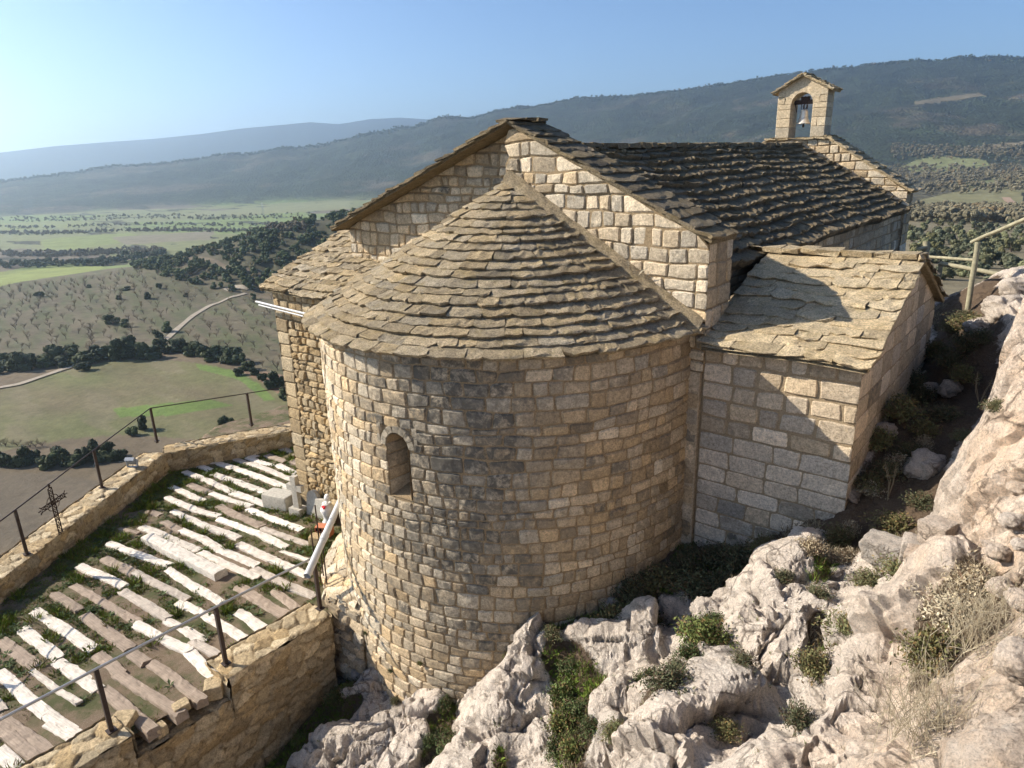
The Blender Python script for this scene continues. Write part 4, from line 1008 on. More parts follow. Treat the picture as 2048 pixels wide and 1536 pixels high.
for _ in range(1500):
    x = RNG.uniform(1780, 2056); y = RNG.choice([440, 436, 376, 358, 352, 340, 300, 310, 430])+RNG.normal(0, 5); a, r = land(x, y)
    if 420 < r < 2200: pts.append(ground(a, r))
mass('woodland', pts, (.9, 1.8), M_ALMOND, 50, 'grey brown leafless wood below the right hand ridge')
pts = []
for a in np.concatenate([np.arange(-76, 0, .045)]):
    r = R_RID+RNG.uniform(-60, 25); x, y, z = ground(a, r); pts.append((x, y, z-RNG.uniform(0, 2)))
mass('ridge_forest', pts, (1.2, 2.2), M_OAK, 40, 'forest along the crest of the long ridge')
# ------------------------------------------------------------------ the rocky ground at hand
def atd(px, py, D): return CAM+(_f+_r*(px-1024)/FPX-_u*(py-768)/FPX)*D
CTRL = np.array([  # x, y, z
 (1.25, -2.94, -5.35), (2.1, -2.41, -4.2), (2.9, -1.35, -3.7), (3.2, -.46, -3.4), (-.55, -3.2, -5.9), (-1.3, -3.4, -6.25), (0, 0, -5), (-2.5, -2.6, -6.5),
 (3.6, -.1, -3.4), (4.5, -.1, -2.9), (5.43, 0, -2.15), (5.5, 1.84, -1.25), (5.5, 4.6, -1.15), (5.4, 7, -.95), (4.2, -.9, -3.6), (5.6, -.5, -2.5), (6.0, 1.08, -1.6), (6.15, 3, -1.25), (6.0, 5.5, -.75), (5.6, 7.7, -.5),
 (4.54, -1.54, -3.0), (5.18, -.95, -2.65), (6.06, -1.21, -1.9), (3.04, -4, -4.6), (4.94, -4.18, -3.2), (6.35, -4.64, -1.9), (7, -5.21, -1), (7.49, -5.67, -.35), (3.47, -2.12, -3.95), (4.8, -2.9, -3.1),
 (6.70, -2.84, -1.25), (6.95, -2.34, -.1), (6.98, -1.97, .5), (7.06, -1.49, 1.15), (6.55, -1.5, -1.55), (6.6, -.4, -1.6), (7.1, -.5, -.5), (7.5, -.3, .7), (7.0, .6, -.9), (7.6, 1.2, -.1), (7.2, 3, -.3), (6.6, 3.4, -.2), (7.3, 5.5, .0), (6.5, 6.0, -.1), (8.2, -2, 1.6), (8.2, -4, .9), (7.5, -3.4, .1), (8.6, -6, .5), (7.3, -8.9, .6), (9.5, -9, .9), (9, 3, 1), (9, 8, .4),
 (-1.45, -4.5, -6.7), (-1.45, -6, -7.3), (0, -4.5, -6.05), (1, -5, -5.8), (0, -7, -6.9), (2, -6.5, -5.3), (4, -7, -3.6), (5.5, -8, -1.6), (6.2, -9.5, -.6), (1.8, -3.6, -5.15),
 (-12, -5, -13), (-14, 2, -14), (-9, 6, -11), (-8, -12, -14), (0, 16, -6), (-6, 14, -10), (6, 14, -2.2), (10, 14, -2.2), (6, 22, -6.5), (12, 22, -6), (16, 10, -2), (17, 0, 0), (17, -12, -3), (8, -16, -4), (0, -16, -10), (-10, -17, -16), (-5, -4, -8.3), (-5, 2, -7.5)])
def _tps(r2): return np.where(r2 > 1e-12, r2*np.log(r2+1e-12)*.5, 0)
def _fit():
    X = CTRL[:, :2]; n = len(X); K = _tps(((X[:, None]-X[None])**2).sum(-1))+np.eye(n)*.02
    A = np.zeros((n+3, n+3)); A[:n, :n] = K; A[:n, n] = 1; A[:n, n+1:] = X; A[n, :n] = 1; A[n+1:, :n] = X.T
    return np.linalg.solve(A, np.concatenate([CTRL[:, 2], np.zeros(3)]))
_w = _fit()
def zn0(x, y):
    x = np.asarray(x, float); y = np.asarray(y, float); z = _w[-3]+_w[-2]*x+_w[-1]*y
    for (a, b, _), w in zip(CTRL, _w): z = z+w*_tps((x-a)**2+(y-b)**2)
    r = np.hypot(x-CAM[0], y-CAM[1]); az = np.degrees(np.arctan2(x-CAM[0], y-CAM[1])); t = sm(19, 26, r)
    return z*(1-t)+z_land(az, np.maximum(r, 20))*t
_tt = np.concatenate([np.arange(2, 16, .02), np.arange(16, 30, .1)])
def near(px, py):
    d = _f+_r*(px-1024)/FPX-_u*(py-768)/FPX; P = CAM+_tt[:, None]*d
    h = np.nonzero(zn0(P[:, 0], P[:, 1]) > P[:, 2])[0]; return P[h[0]] if len(h) else P[-1]
def nline(*pp): return np.array([near(x, y)[:2] for x, y in pp])
def segdist(x, y, L):
    D = np.full(x.shape, 99.); S = np.zeros(x.shape)
    for (a, b) in zip(L[:-1], L[1:]):
        d = b-a; l2 = d@d; t = np.clip(((x-a[0])*d[0]+(y-a[1])*d[1])/l2, 0, 1); qx, qy = x-a[0]-t*d[0], y-a[1]-t*d[1]; dd = np.hypot(qx, qy)
        m = dd < D; D = np.where(m, dd, D); S = np.where(m, np.sign(d[0]*(y-a[1])-d[1]*(x-a[0])), S)
    return D, S
RIDGES = [(nline((1560, 1165), (1480, 1330), (1400, 1430), (1300, 1560)), .55, .62), (nline((1050, 1315), (1010, 1400), (935, 1560)), .36, .46), (nline((860, 1425), (720, 1490), (600, 1540)), .30, .36),
          (nline((1190, 1290), (1290, 1270)), .25, .3), (nline((1420, 1290), (1330, 1390)), .2, .25), (nline((770, 1365), (690, 1400)), .25, .28), (nline((830, 1510), (780, 1570)), .30, .32), (nline((1800, 1260), (1640, 1400), (1560, 1560)), .42, .42), (nline((1230, 1420), (1180, 1540)), .2, .25)]
SOILS = [(nline((1100, 1235), (1250, 1175), (1400, 1120), (1560, 1080)), .45), (np.array([(5.9, -.4), (6.0, 1.2), (6.05, 3), (5.9, 5.5), (5.5, 8)]), .5), (nline((1120, 1310), (1150, 1400), (1165, 1520)), .28), (nline((880, 1420), (870, 1540)), .22), (nline((1730, 1010), (1650, 1130), (1560, 1200)), .42), (nline((1830, 950), (1740, 1060)), .32),
         (nline((1360, 1330), (1300, 1450)), .25), (nline((1640, 1280), (1640, 1480)), .12), (nline((1900, 1200), (1890, 1300)), .2), (nline((690, 1420), (640, 1460)), .22), (np.array([(-1.3, -3.6), (-1.2, -5), (-1, -7)]), .5), (nline((960, 1480), (1000, 1536)), .12), (nline((1040, 1300), (1110, 1290)), .16)]
gx = np.concatenate([np.arange(-18, -2.6, .5), np.arange(-2.6, 8.6, .027), np.arange(8.6, 20, .4)])
gy = np.concatenate([np.arange(-18, -9.4, .4), np.arange(-9.4, 1.6, .027), np.arange(1.6, 8, .06), np.arange(8, 22, .5)])
GX, GY = np.meshgrid(gx, gy, indexing='ij')
Z0 = zn0(GX, GY); n_lo = fbm(GX*1.3, GY*1.3, 1, 4)
core = sm(-3.2, -2.4, GX)*(1-sm(8.4, 9.5, GX))*sm(-10.5, -9.2, GY)*(1-sm(7.5, 10, GY))
soil = np.zeros(GX.shape)
for L, w in SOILS:
    d, _ = segdist(GX, GY, L); soil = np.maximum(soil, 1-sm(w*.6, w*1.5, d+.16*n_lo))
add = np.zeros(GX.shape)
for L, h, w in RIDGES:
    d, _ = segdist(GX+.12*n_lo, GY+.12*fbm(GX*1.3+9, GY*1.3, 7, 3), L); add = np.maximum(add, h*(1-sm(w*.25, w*1.4, d))); soil = soil*(1-.85*sm(w, w*.5, d))
rock = 1-soil
Zb = Z0+add*core
Zs = Zb.copy()
for _ in range(14): Zs[1:-1] = (Zs[:-2]+2*Zs[1:-1]+Zs[2:])/4; Zs[:, 1:-1] = (Zs[:, :-2]+2*Zs[:, 1:-1]+Zs[:, 2:])/4
dzx = np.gradient(Zs, gx, axis=0); dzy = np.gradient(Zs, gy, axis=1)
N = np.stack([-dzx, -dzy, np.ones_like(Zb)], -1); N /= np.linalg.norm(N, axis=-1)[..., None]
q = np.stack([GX, GY, Zb], -1)
# facets: tilted cells with cracks, at three sizes, in a frame running down the slope
def facets(s, seed, wx=.0):
    u = (GX*.8+GY*.6+.35*n_lo+.3*fbm(q[..., 0]*2.2, q[..., 1]*2.2, q[..., 2]*2.2, 3))/s; v = (GY*.8-GX*.6+Zb*.7)/s*.75
    f1, f2, rv, ox, oy = voro(u, v, 0, seed)
    return ((rv[..., 0]-.5)*.9+(rv[..., 1]-.5)*ox*1.9+(rv[..., 2]-.5)*oy*1.9)-.7*(1-sm(0, .15, f2-f1)), f2-f1
f_a, e_a = facets(.95, 3); f_b, e_b = facets(.40, 8); f_c, e_c = facets(.17, 15)
def n3(s, o, ridged=False, z=0): return fbm(q[..., 0]*s, q[..., 1]*s, q[..., 2]*s+z, o, .55, ridged)
pink0 = sm(6.2, 7.0, GX)*(1-sm(-.2, 1.5, GY))
disp = rock*(.19*f_a*sm(-.6, .4, n_lo+.5)+.065*f_b+.012*f_c+.12*n3(1.1, 2)-(.016-.006*pink0)*n3(1.7, 3, True, 2)-(.009-.003*pink0)*n3(5.2, 3, True, 5)-.004*n3(15, 3, True, 8)+.05)+soil*(.05*n3(2.5, 4)+.02*n3(9, 3)-.04)
P = q+N*(disp*core)[..., None]
Cn = np.zeros(GX.shape+(4,))
Cn[..., 0] = np.clip(soil+.25*(1-sm(0, .10, e_b))*rock*sm(-.1, .5, n_lo), 0, 1)*core+(1-core)*.8
pink = sm(6.0, 7.2, GX)*(1-sm(-.2, 1.5, GY))
Cn[..., 1] = np.clip(.12+.65*pink+.15*n_lo, 0, 1); Cn[..., 2] = np.clip(.04+.4*n3(.9, 3, False, 9)-.2*pink+.45*(1-sm(-.5, 1.6, GX))*(GY < -3), 0, 1); Cn[..., 3] = np.clip((.85+.2*n_lo)*(1-.55*(1-sm(.0, .07, e_b))*rock)*(1-.4*(1-sm(0, .08, e_c))*rock*sm(-.2, .3, n_lo)), 0, 1)
mb = MB(); mb.grid(P, Cn, True)
tag(mb.build('rocky_ground', M_ROCK, smooth=False), 'pale limestone outcrop sloping down to the apse', kind='structure')
def gz_at(x, y):
    i = np.clip(np.searchsorted(gx, x), 1, len(gx)-1); j = np.clip(np.searchsorted(gy, y), 1, len(gy)-1); return P[i, j, 2]

# ------------------------------------------------------------------ the walled terrace
FA, FB = -5.05, .045
def zf(x): return FA+FB*(np.asarray(x)+1.75)
INNER = [(-7.45, -6.35), (-10.95, -1.62), (-8.2, 4.2)]     # parapet line, inner edge
mb = MB(); A, B = np.meshgrid(np.linspace(-13.5, -1.72, 160), np.linspace(-12, 4.5, 220), indexing='ij')
dl = (A+7.45)*(-.804)+(B+6.35)*(-.594)          # outside the left parapet
keep = dl < .5
Zt = zf(A)+.035*fbm(A*1.5, B*1.5, 0, 4)+.012*fbm(A*8, B*8, 0, 2); Zt = np.where(keep, Zt, -9); 
mb.grid(np.stack([A, B, Zt], -1), (.5, .5, 0, 1)); tag(mb.build('terrace_ground', M_SOIL, smooth=True), 'gravelly earth of the walled terrace', kind='structure')
def wall_run(name, label, a, b, w, ztop, zbot, seed=0, ends=(True, True)):
    """low rubble wall from a to b (inner edge), thickness w to the left of the run, crazy-paved top"""
    a, b = np.array(a, float), np.array(b, float); d = b-a; L = np.linalg.norm(d); d /= L; n = np.array([-d[1], d[0]])
    m = MB(); tt = lambda U, V: (.05+0*U, .3+0*U, .1+0*U)
    def top(u, v, h): return np.stack([a[0]+d[0]*u+n[0]*v, a[1]+d[1]*u+n[1]*v, ztop+h-.03*np.clip(.05-np.minimum(v, w-v), 0, 1)*20*.5], -1)
    crazy(m, top, -.02, L+.02, 0, w, .026, (.27, .23), .035, tt)
    for off, sg in ((0, -1), (w, 1)):
        def side(u, v, h, off=off, sg=sg): return np.stack([a[0]+d[0]*u+n[0]*(off+sg*h), a[1]+d[1]*u+n[1]*(off+sg*h), v], -1)
        if sg < 0:
            def side2(u, v, h, f=side): return f(u, v, h)
            crazy(m, side2, 0, L, zbot, ztop+.02, .032, (.30, .16), .05, tt)
        else:
            def side3(u, v, h, f=side): return f(L-u, v, h)
            crazy(m, side3, 0, L, zbot, ztop+.02, .032, (.30, .16), .05, tt)
    for u0, sg in ((0, -1), (L, 1)):
        def end(u, v, h, u0=u0, sg=sg): return np.stack([a[0]+d[0]*(u0+sg*h)+n[0]*(u if sg > 0 else w-u), a[1]+d[1]*(u0+sg*h)+n[1]*(u if sg > 0 else w-u), v], -1)
        crazy(m, end, 0, w, zbot, ztop+.02, .032, (.3, .2), .05, tt)
    o = m.build(name, M_RUBBLE, smooth=True); return tag(o, label, 'wall')
ZW = -4.9
wall_run('terrace_wall', 'low rubble terrace wall running from the broken gap to the apse', (-1.50, -5.12), (-1.50, -3.28), .62, ZW, -5.62)
wall_run('terrace_wall', 'low rubble terrace wall in the bottom left corner, in front of the broken gap', (-1.52, -12.0), (-1.52, -6.52), .6, ZW, -5.62)
wall_run('retaining_wall', 'rough retaining wall under the low terrace wall and its broken gap, where timber ends stick out', (-1.535, -12.0), (-1.535, -3.3), .5, -5.30, -8.4)
wall_run('parapet_wall', 'long stone parapet with a crazy paved top along the left side of the terrace', (-3.2, -12.1), INNER[1], .62, ZW, -6.6)
wall_run('parapet_wall', 'far stone parapet running from the terrace corner behind the chapel', INNER[1], (-8.2, 4.2), .62, ZW-.003, -6.6)
# outer retaining face below the parapet, down the hill
mb = MB()
for (a, b) in (((-11.5, -2.0), (-3.7, -12.5)), ((-8.8, 4.6), (-11.6, -1.4))): mb.add([(a[0], a[1], -5.3), (b[0], b[1], -5.3), (b[0]-.5, b[1]-.3, -14), (a[0]-.5, a[1]-.3, -14)], [(0, 1, 2, 3)], (.5, .3, .1, 1))
tag(mb.build('retaining_wall', M_RUBBLE), 'tall outer retaining wall below the left parapet', 'wall')
# weathered timber sleepers bedded in the terrace
SLEEP = [(-10.27, 1.54, -9.76, 1.48), (-10.44, 1.09, -9.18, 1.07), (-10.48, 0.72, -9.87, 0.71), (-10.77, 0.28, -9.81, 0.31), (-9.96, 0.16, -8.86, 0.19), (-10.77, -0.12, -9.53, -0.09), (-9.47, -0.08, -7.28, -0.06), (-8.67, 0.31, -7.78, 0.25), (-10.71, -0.6, -9.55, -0.48), (-9.39, -0.48, -6.86, -0.43), (-10.94, -0.92, -10.08, -0.89), (-9.65, -0.99, -6.87, -0.89), (-10.51, -1.33, -8.18, -1.34), (-8.04, -1.36, -6.37, -1.25), (-8.49, -1.69, -6.96, -1.56), (-9.79, -2.06, -8.31, -2.02), (-6.84, -1.63, -4.92, -1.54), (-9.27, -2.42, -7.94, -2.38), (-7.88, -2.37, -7.14, -2.26), (-7.65, -1.95, -5.85, -1.96), (-8.31, -2.73, -7.14, -2.7), (-7.08, -2.66, -5.75, -2.58), (-6.95, -2.32, -5.61, -2.22), (-5.55, -2.2, -4.5, -2.19), (-5.66, -2.0, -4.19, -1.85), (-8.87, -3.08, -8.47, -3.01), (-8.17, -3.52, -6.0, -3.31), (-7.93, -3.11, -7.17, -3.13), (-7.15, -3.08, -6.45, -3.0), (-6.39, -2.99, -5.7, -3.0), (-5.59, -3.05, -4.38, -2.96), (-5.42, -2.71, -4.3, -2.67), (-4.22, -2.67, -3.18, -2.62), (-4.36, -2.35, -3.56, -2.26), (-8.53, -3.83, -7.98, -3.73), (-7.35, -3.73, -4.6, -3.6), (-7.97, -4.28, -5.94, -3.98), (-5.82, -3.34, -3.96, -3.21), (-7.46, -5.04, -5.89, -4.86), (-6.17, -4.5, -4.39, -4.35), (-6.74, -5.42, -4.4, -5.22), (-6.72, -5.73, -5.75, -5.69), (-6.39, -6.18, -4.26, -6.0), (-5.91, -6.52, -4.53, -6.43), (-4.37, -6.46, -3.19, -6.35), (-5.87, -6.86, -4.59, -6.75), (-5.4, -5.68, -3.77, -5.62), (-5.63, -4.94, -4.09, -4.85), (-4.31, -5.27, -2.86, -5.08), (-2.83, -5.09, -1.99, -5.14), (-5.7, -4.06, -3.76, -4.05), (-3.99, -4.89, -2.92, -4.81), (-2.99, -4.9, -2.3, -4.84), (-3.55, -5.66, -3.17, -5.63), (-4.01, -6.02, -3.23, -6.01), (-3.18, -6.02, -1.56, -5.87), (-3.0, -5.6, -1.6, -5.52), (-3.01, -6.3, -1.6, -6.23), (-4.45, -6.83, -3.1, -6.65), (-4.89, -7.14, -3.24, -7.02), (-3.1, -7.0, -2.22, -6.87), (-2.89, -7.11, -2.19, -7.02), (-3.74, -7.45, -2.05, -7.22), (-3.44, -7.53, -2.0, -7.33), (-2.94, -7.66, -2.36, -7.59), (-4.36, -4.49, -2.28, -4.39), (-4.24, -3.07, -2.47, -2.97), (-3.87, -3.59, -2.27, -3.6), (-3.13, -4.04, -2.19, -4.03), (-3.21, -3.31, -2.32, -3.35)]
def _gaps():
    out = []; allS = list(SLEEP)
    for yr in np.arange(-8.6, 1.2, .125):
        x = -10.6; run = None
        while x < -2.3:
            par = (x+7.45)*(-.804)+(yr+6.35)*(-.594)
            ok = par < -1.0 and not (x > -6.4 and yr > -1.5) and math.hypot(x, yr) > 4.1 and all(not (a-.12 < x < c+.12 and abs(yr-(b+(d-b)*(x-a)/(c-a))) < .30) for (a, b, c, d) in allS)
            if ok and run is None: run = x
            if (not ok or x+.1 >= -2.3) and run is not None:
                if x-run > .75: L_ = min(x-run-.1, RNG.uniform(.9, 2.2)); q = (run+.05, yr+RNG.normal(0, .01), run+.05+L_, yr+RNG.normal(.05, .03)); allS.append(q); out.append(q)
                run = None
            x += .1
    return out
SLEEP = SLEEP+_gaps()
BROWN = {2, 19, 25, 27, 34, 40, 41, 46, 53, 54, 55, 56, 57, 62, 63, 67, 69, 45}
GREYISH = {1, 5, 24, 39, 45, 47, 52, 66}
seen_lab = {}
for i, (xa, ya, xb, yb) in enumerate(SLEEP):
    L = math.hypot(xb-xa, yb-ya); w = RNG.uniform(.16, .22); dx, dy = (xb-xa)/L, (yb-ya)/L
    n = max(6, int(L/.07)); raised = .12 if i == 35 else 0; zt = .022+RNG.uniform(0, .022)+raised
    if i == 35: w = .26
    if i in (58, 61, 33, 34): w = .10
    m = MB(); L0 = L; s = np.linspace(-.06, L+.06, n); prof = np.array([(-.5, -.16), (-.5, -.02), (-.44, 0), (-.2, .004), (.2, .004), (.44, 0), (.5, -.02), (.5, -.16)])
    w1 = w*(1+.10*noise3(s*2.2, 0*s, i*3.1)+.04*noise3(s*9, 0*s, i*1.7)); cur = .05*noise3(s*.7, 0*s, i*7.7); zz = .012*noise3(s*3, 0*s, i*2.3)
    Pq = np.zeros((n, len(prof), 3)); Pq[..., 0] = s[:, None]+RNG.normal(0, .006, (n, len(prof))); Pq[..., 1] = prof[None, :, 0]*w1[:, None]+cur[:, None]+RNG.normal(0, .004, (n, len(prof))); Pq[..., 2] = prof[None, :, 1]+zz[:, None]+RNG.normal(0, .003, (n, len(prof)))
    Pq[0, :, 0] += RNG.normal(0, .02, len(prof)); Pq[-1, :, 0] += RNG.normal(0, .02, len(prof))
    g = RNG.choice([.1, .5, .85, .85]) if i >= 70 else .88 if i in BROWN else .45 if i in GREYISH else RNG.uniform(0, .22)
    c = (RNG.uniform(.4, .7) if g > .3 else RNG.uniform(.6, 1), g, 0, 1)
    m.grid(Pq, c, True)
    for k, fl in ((0, False), (-1, True)): m.add(Pq[k], [list(range(len(prof)))[::1 if fl else -1]], c)
    zc_ = float(zf((xa+xb)/2)); o = m.build('timber_sleeper', M_WOOD); o.location = (xa, ya, float(zf(xa))+zt); o.rotation_euler = (RNG.normal(0, .03), -math.atan(FB)*dx, math.atan2(dy, dx))
    sh = 'brown' if g > .6 else 'greyish' if g > .3 else 'bleached white'; sz = 'short' if L < 1.0 else 'long' if L > 1.9 else 'medium length'
    zone = 'in the far strip beside the chapel corner' if ya > -.75 else 'between far parapet corner and stone cross' if ya > -2.15 else ('level with the iron cross' if xa < -6.2 else 'between the stone cross and the white pipe') if ya > -3.4 else ('close to the long parapet in mid terrace' if xa < -5.3 else 'near the wall with the middle railing post') if ya > -5.2 else ('in the lower left part beside the long parapet' if xa < -3.9 else 'ending at the broken gap' if ya > -6.45 else 'in the bottom left corner behind the near wall')
    lab = f'{sh} {sz} timber sleeper {zone}'
    if i == 35: lab = 'thick white squared timber lying raised on top of the other sleepers'
    tag(o, lab, 'timber sleeper', 'weathered timber sleepers laid across the terrace'); seen_lab.setdefault(lab, []).append(o)
for lab, l in seen_lab.items():
    if len(l) > 1:
        for o in l: o['group'] = 'weathered sleepers: '+lab
def on_sleeper(x, y, pad=.02):
    for (xa, ya, xb, yb) in SLEEP:
        if xa-pad < x < xb+pad and abs(y-(ya+(yb-ya)*(x-xa)/(xb-xa))) < .12+pad: return True
    return False
def tuft(mb, x, y, z, h, n, spread, wid=.008, lean=.5, dry=0., nrm=None):
    a = RNG.random(n)*6.28; r0 = spread*np.sqrt(RNG.random(n)); bx_, by_ = x+r0*np.cos(a), y+r0*np.sin(a); hh = h*RNG.uniform(.5, 1.15, n)
    ln = lean*hh*RNG.uniform(.2, 1.2, n); b2 = a+RNG.normal(0, .6, n); t = RNG.random(n)*6.28; wx, wy = wid*np.cos(t), wid*np.sin(t)
    b = np.stack([bx_, by_, np.full(n, z)-.01], -1); mid = b+np.stack([ln*.35*np.cos(b2), ln*.35*np.sin(b2), hh*.6], -1); tip = b+np.stack([ln*np.cos(b2), ln*np.sin(b2), hh], -1); s = np.stack([wx, wy, 0*wx], -1)
    V = np.stack([b-s, b+s, mid+s*.8, tip, mid-s*.8], 1).reshape(-1, 3); F = (np.arange(n)[:, None]*5+np.arange(5)[None])
    c = np.zeros((n, 5, 4)); c[..., 0] = RNG.random((n, 1)); c[..., 1] = (RNG.random((n, 1)) < dry)*.9; c[..., 3] = 1
    mb.add(V, F, c.reshape(-1, 4))
def rosette(mb, x, y, z, r, n):
    a = RNG.random(n)*6.28; L = r*RNG.uniform(.5, 1.1, n); w = L*.22; up = RNG.uniform(.15, .8, n)
    d = np.stack([np.cos(a), np.sin(a), up], -1)*L[:, None]; s = np.stack([-np.sin(a), np.cos(a), 0*a], -1)*w[:, None]; b = np.stack([x+0*a, y+0*a, z+0*a], -1)
    V = np.stack([b, b+d*.55+s, b+d-np.array([0, 0, 1])*(.15*L)[:, None], b+d*.55-s], 1).reshape(-1, 3); c = np.zeros((n, 4, 4)); c[..., 0] = RNG.random((n, 1)); c[..., 3] = 1
    mb.add(V, np.arange(n*4).reshape(n, 4), c.reshape(-1, 4))
mb = MB(); mb2 = MB()
def in_terrace(x, y):
    if (x+7.45)*(-.804)+(y+6.35)*(-.594) > -.08: return False
    if x > -6.05 and y > -.9: return False
    if math.hypot(x, y) < 3.75 or x > -2.15 and y > -5.1: return False
    if y > (x+10.95)*2.1-1.62 + 0: return True if x > -10.9 else False
    return True
k = 0
while k < 7000:
    x, y = RNG.uniform(-11.5, -1.7), RNG.uniform(-9.5, 3.2)
    if not in_terrace(x, y) or on_sleeper(x, y): continue
    dens = float(noise3(np.array(x*.55), np.array(y*1.1), np.array(3.3)))+.35*float(noise3(np.array(x*2.2), np.array(y*2.2), np.array(1.3)))+.22*(x < -5)-.3*(x > -3)+.15*(y > -3)
    if dens < RNG.uniform(-.6, .3): continue
    z = float(zf(x)); k += 1
    big = RNG.random() < .03
    tuft(mb, x, y, z, RNG.uniform(.11, .17) if big else RNG.uniform(.02, .065), 60 if big else 18, .11 if big else .07, .006, .8, .35 if x > -3.2 else .2)
    if RNG.random() < .3: rosette(mb2, x+RNG.normal(0, .05), y+RNG.normal(0, .05), z+.01, RNG.uniform(.04, .10), 9)
tag(mb.build('grass', M_GRASS), 'short green grass between the timber sleepers', kind='stuff')
tag(mb2.build('weeds', M_HERB), 'small leafy weeds between the timber sleepers', kind='stuff')

# ------------------------------------------------------------------ railings
def railing(label, posts, rail, h, r=.022, c_mat=M_STEEL):
    root = tag(empty('railing', (posts[0][0], posts[0][1], posts[0][2])), label, 'railing'); o = np.array(root.location)
    for p in posts:
        m = MB(); q = np.array(p)-o; m.box(q[0]-.028, q[0]+.028, q[1]-.028, q[1]+.028, q[2]-.05, q[2]+h); m.box(q[0]-.06, q[0]+.06, q[1]-.06, q[1]+.06, q[2]+.003, q[2]+.018); m.build('post', M_IRON, root)
    m = MB(); m.tube(np.array(rail)-o, r, 8); m.build('rail', c_mat, root); return root
zz = ZW+.02
railing('brown steel railing with a grey top tube on the near terrace wall', [(-1.80, -3.26, zz), (-1.81, -4.98, zz), (-1.81, -6.64, zz), (-1.80, -8.4, zz)], [(-1.8, -3.26, zz+1), (-1.81, -4.98, zz+1.01), (-1.81, -6.64, zz+1.01), (-1.8, -8.4, zz+1.0), (-1.8, -10.1, zz+1.0)], 1.0, .02)
railing('thin dark railing with one wire along the long parapet and round its corner', [(-6.05, -8.0, zz), (-8.05, -5.74, zz), (-10.05, -3.55, zz), (-12.0, -1.35, zz), (-10.95, .95, zz), (-9.9, 3.2, zz)], [(-4.1, -10.2, zz+.98), (-6.05, -8.0, zz+.98), (-8.05, -5.74, zz+.98), (-10.05, -3.55, zz+.98), (-12.0, -1.35, zz+.98), (-10.95, .95, zz+.97), (-9.9, 3.2, zz+.98)], .98, .015, M_IRON)
# iron cross on the parapet
ic = tag(empty('iron_cross', (-8.42, -5.0, ZW+.02)), 'openwork wrought iron cross standing on the long parapet', 'cross')
a_ = np.array([-.60, .80, 0]); b_ = np.array([.8, .6, 0])
def lattice(mb, p0, p1, wv, n, rr=.011):
    p0, p1, wv = np.array(p0, float), np.array(p1, float), np.array(wv, float)
    for s in (-1, 1): mb.tube([p0+wv*s, p1+wv*s], rr, 5)
    for k in range(n):
        t0, t1 = k/n, (k+1)/n; A_, B_ = p0+(p1-p0)*t0, p0+(p1-p0)*t1
        mb.tube([A_+wv, B_-wv], rr*.8, 4); mb.tube([A_-wv, B_+wv], rr*.8, 4); mb.tube([B_-wv, B_+wv], rr*.8, 4)
mb = MB(); lattice(mb, (0, 0, -.05), (0, 0, 1.05), a_*.055, 9); mb.tube([(0, 0, 1.05), (0, 0, 1.15)], .018, 6); mb.lathe([(0, 1.08), (.03, 1.10), (.0, 1.14)], 8); mb.build('shaft', M_RUST, ic)
mb = MB(); h = np.array([0, 0, .72]); lattice(mb, h-a_*.36, h+a_*.36, (0, 0, .045), 6)
for s in (-1, 1):
    for t in (-.05, .0, .05): mb.tube([h+a_*s*.36+np.array([0, 0, t]), h+a_*s*(.44-abs(t))+np.array([0, 0, t*1.6])], .012, 5)
for s in (-1, 1):
    for v in (-1, 1): mb.tube([h+a_*s*.06+np.array([0, 0, v*.16]), h+a_*s*.14+np.array([0, 0, v*.12]), h+a_*s*.18+np.array([0, 0, v*.05])], .008, 5)
mb.build('crossbar', M_RUST, ic)
# floodlight on the parapet
fl_ = tag(empty('floodlight', (-10.72, -2.55, ZW+.03), math.atan2(.804, -.594)), 'small grey floodlight on a bracket on top of the parapet', 'floodlight')
mb = MB(); R_ = Matrix.Rotation(-.75, 3, 'Y')
def rot(V): return np.array([R_ @ Vector(v) for v in V])+np.array([0, 0, .16])
mb.box(-.045, .045, -.12, .12, -.10, .12, f=rot)
for k in range(5): mb.box(-.075, -.045, -.10+.045*k, -.085+.045*k, -.08, .10, f=rot)
mb.build('housing', M_GREYP, fl_); mb = MB(); mb.box(.0455, .052, -.10, .10, -.08, .10, f=rot); mb.build('glass', M_GLASS, fl_)
mb = MB(); mb.box(-.03, .03, -.14, -.125, -.0, .19); mb.box(-.03, .03, .125, .14, 0, .19); mb.box(-.03, .03, -.125, .125, -.01, .008); mb.build('bracket', M_GREYP, fl_)
# white pipe leaning out from the apse, wired to the rods
pa, pb = atd(614, 1152, 11.0), atd(688, 986, 12.35); mb = MB(); dirv = pb-pa
mb.tube([pa, pa+dirv*.5, pb], .058, 14, cap=False); mb.tube([pa+dirv*.02, pa+dirv*.98], .050, 14, cap=False); mb.tube([pa+dirv*.40, pa+dirv*.47], .066, 14)
root = empty('drain_pipe', tuple(pa)); tag(root, 'white plastic pipe slanting down from the apse over the railing end', 'pipe'); mb.V = [v-pa for v in mb.V]; mb.build('tube', M_PVC, root, True)
mb = MB(); c0 = dirv*.47; mb.tube([c0+np.array([.055*math.cos(t), .055*math.sin(t), .01*math.sin(2*t)]) for t in np.linspace(0, 6.5, 14)], .005, 4); mb.tube([c0, np.array([-1.80, -3.26, ZW+.95])-pa], .004, 4); mb.build('wire', M_IRON, root)
rod = empty('iron_rod', (-2.05, -3.2, zf(-2.05))); tag(rod, 'thin rusty iron rods standing between the railing end and the apse', 'iron rod')
mb = MB()
for p, hgt in (((-.0, .1), 1.55), ((.10, .22), 1.5), ((-.1, .3), 1.9)): mb.tube([(p[0], p[1], -.1), (p[0]+.03, p[1], hgt)], .013, 5)
mb.build('rods', M_RUST, rod)
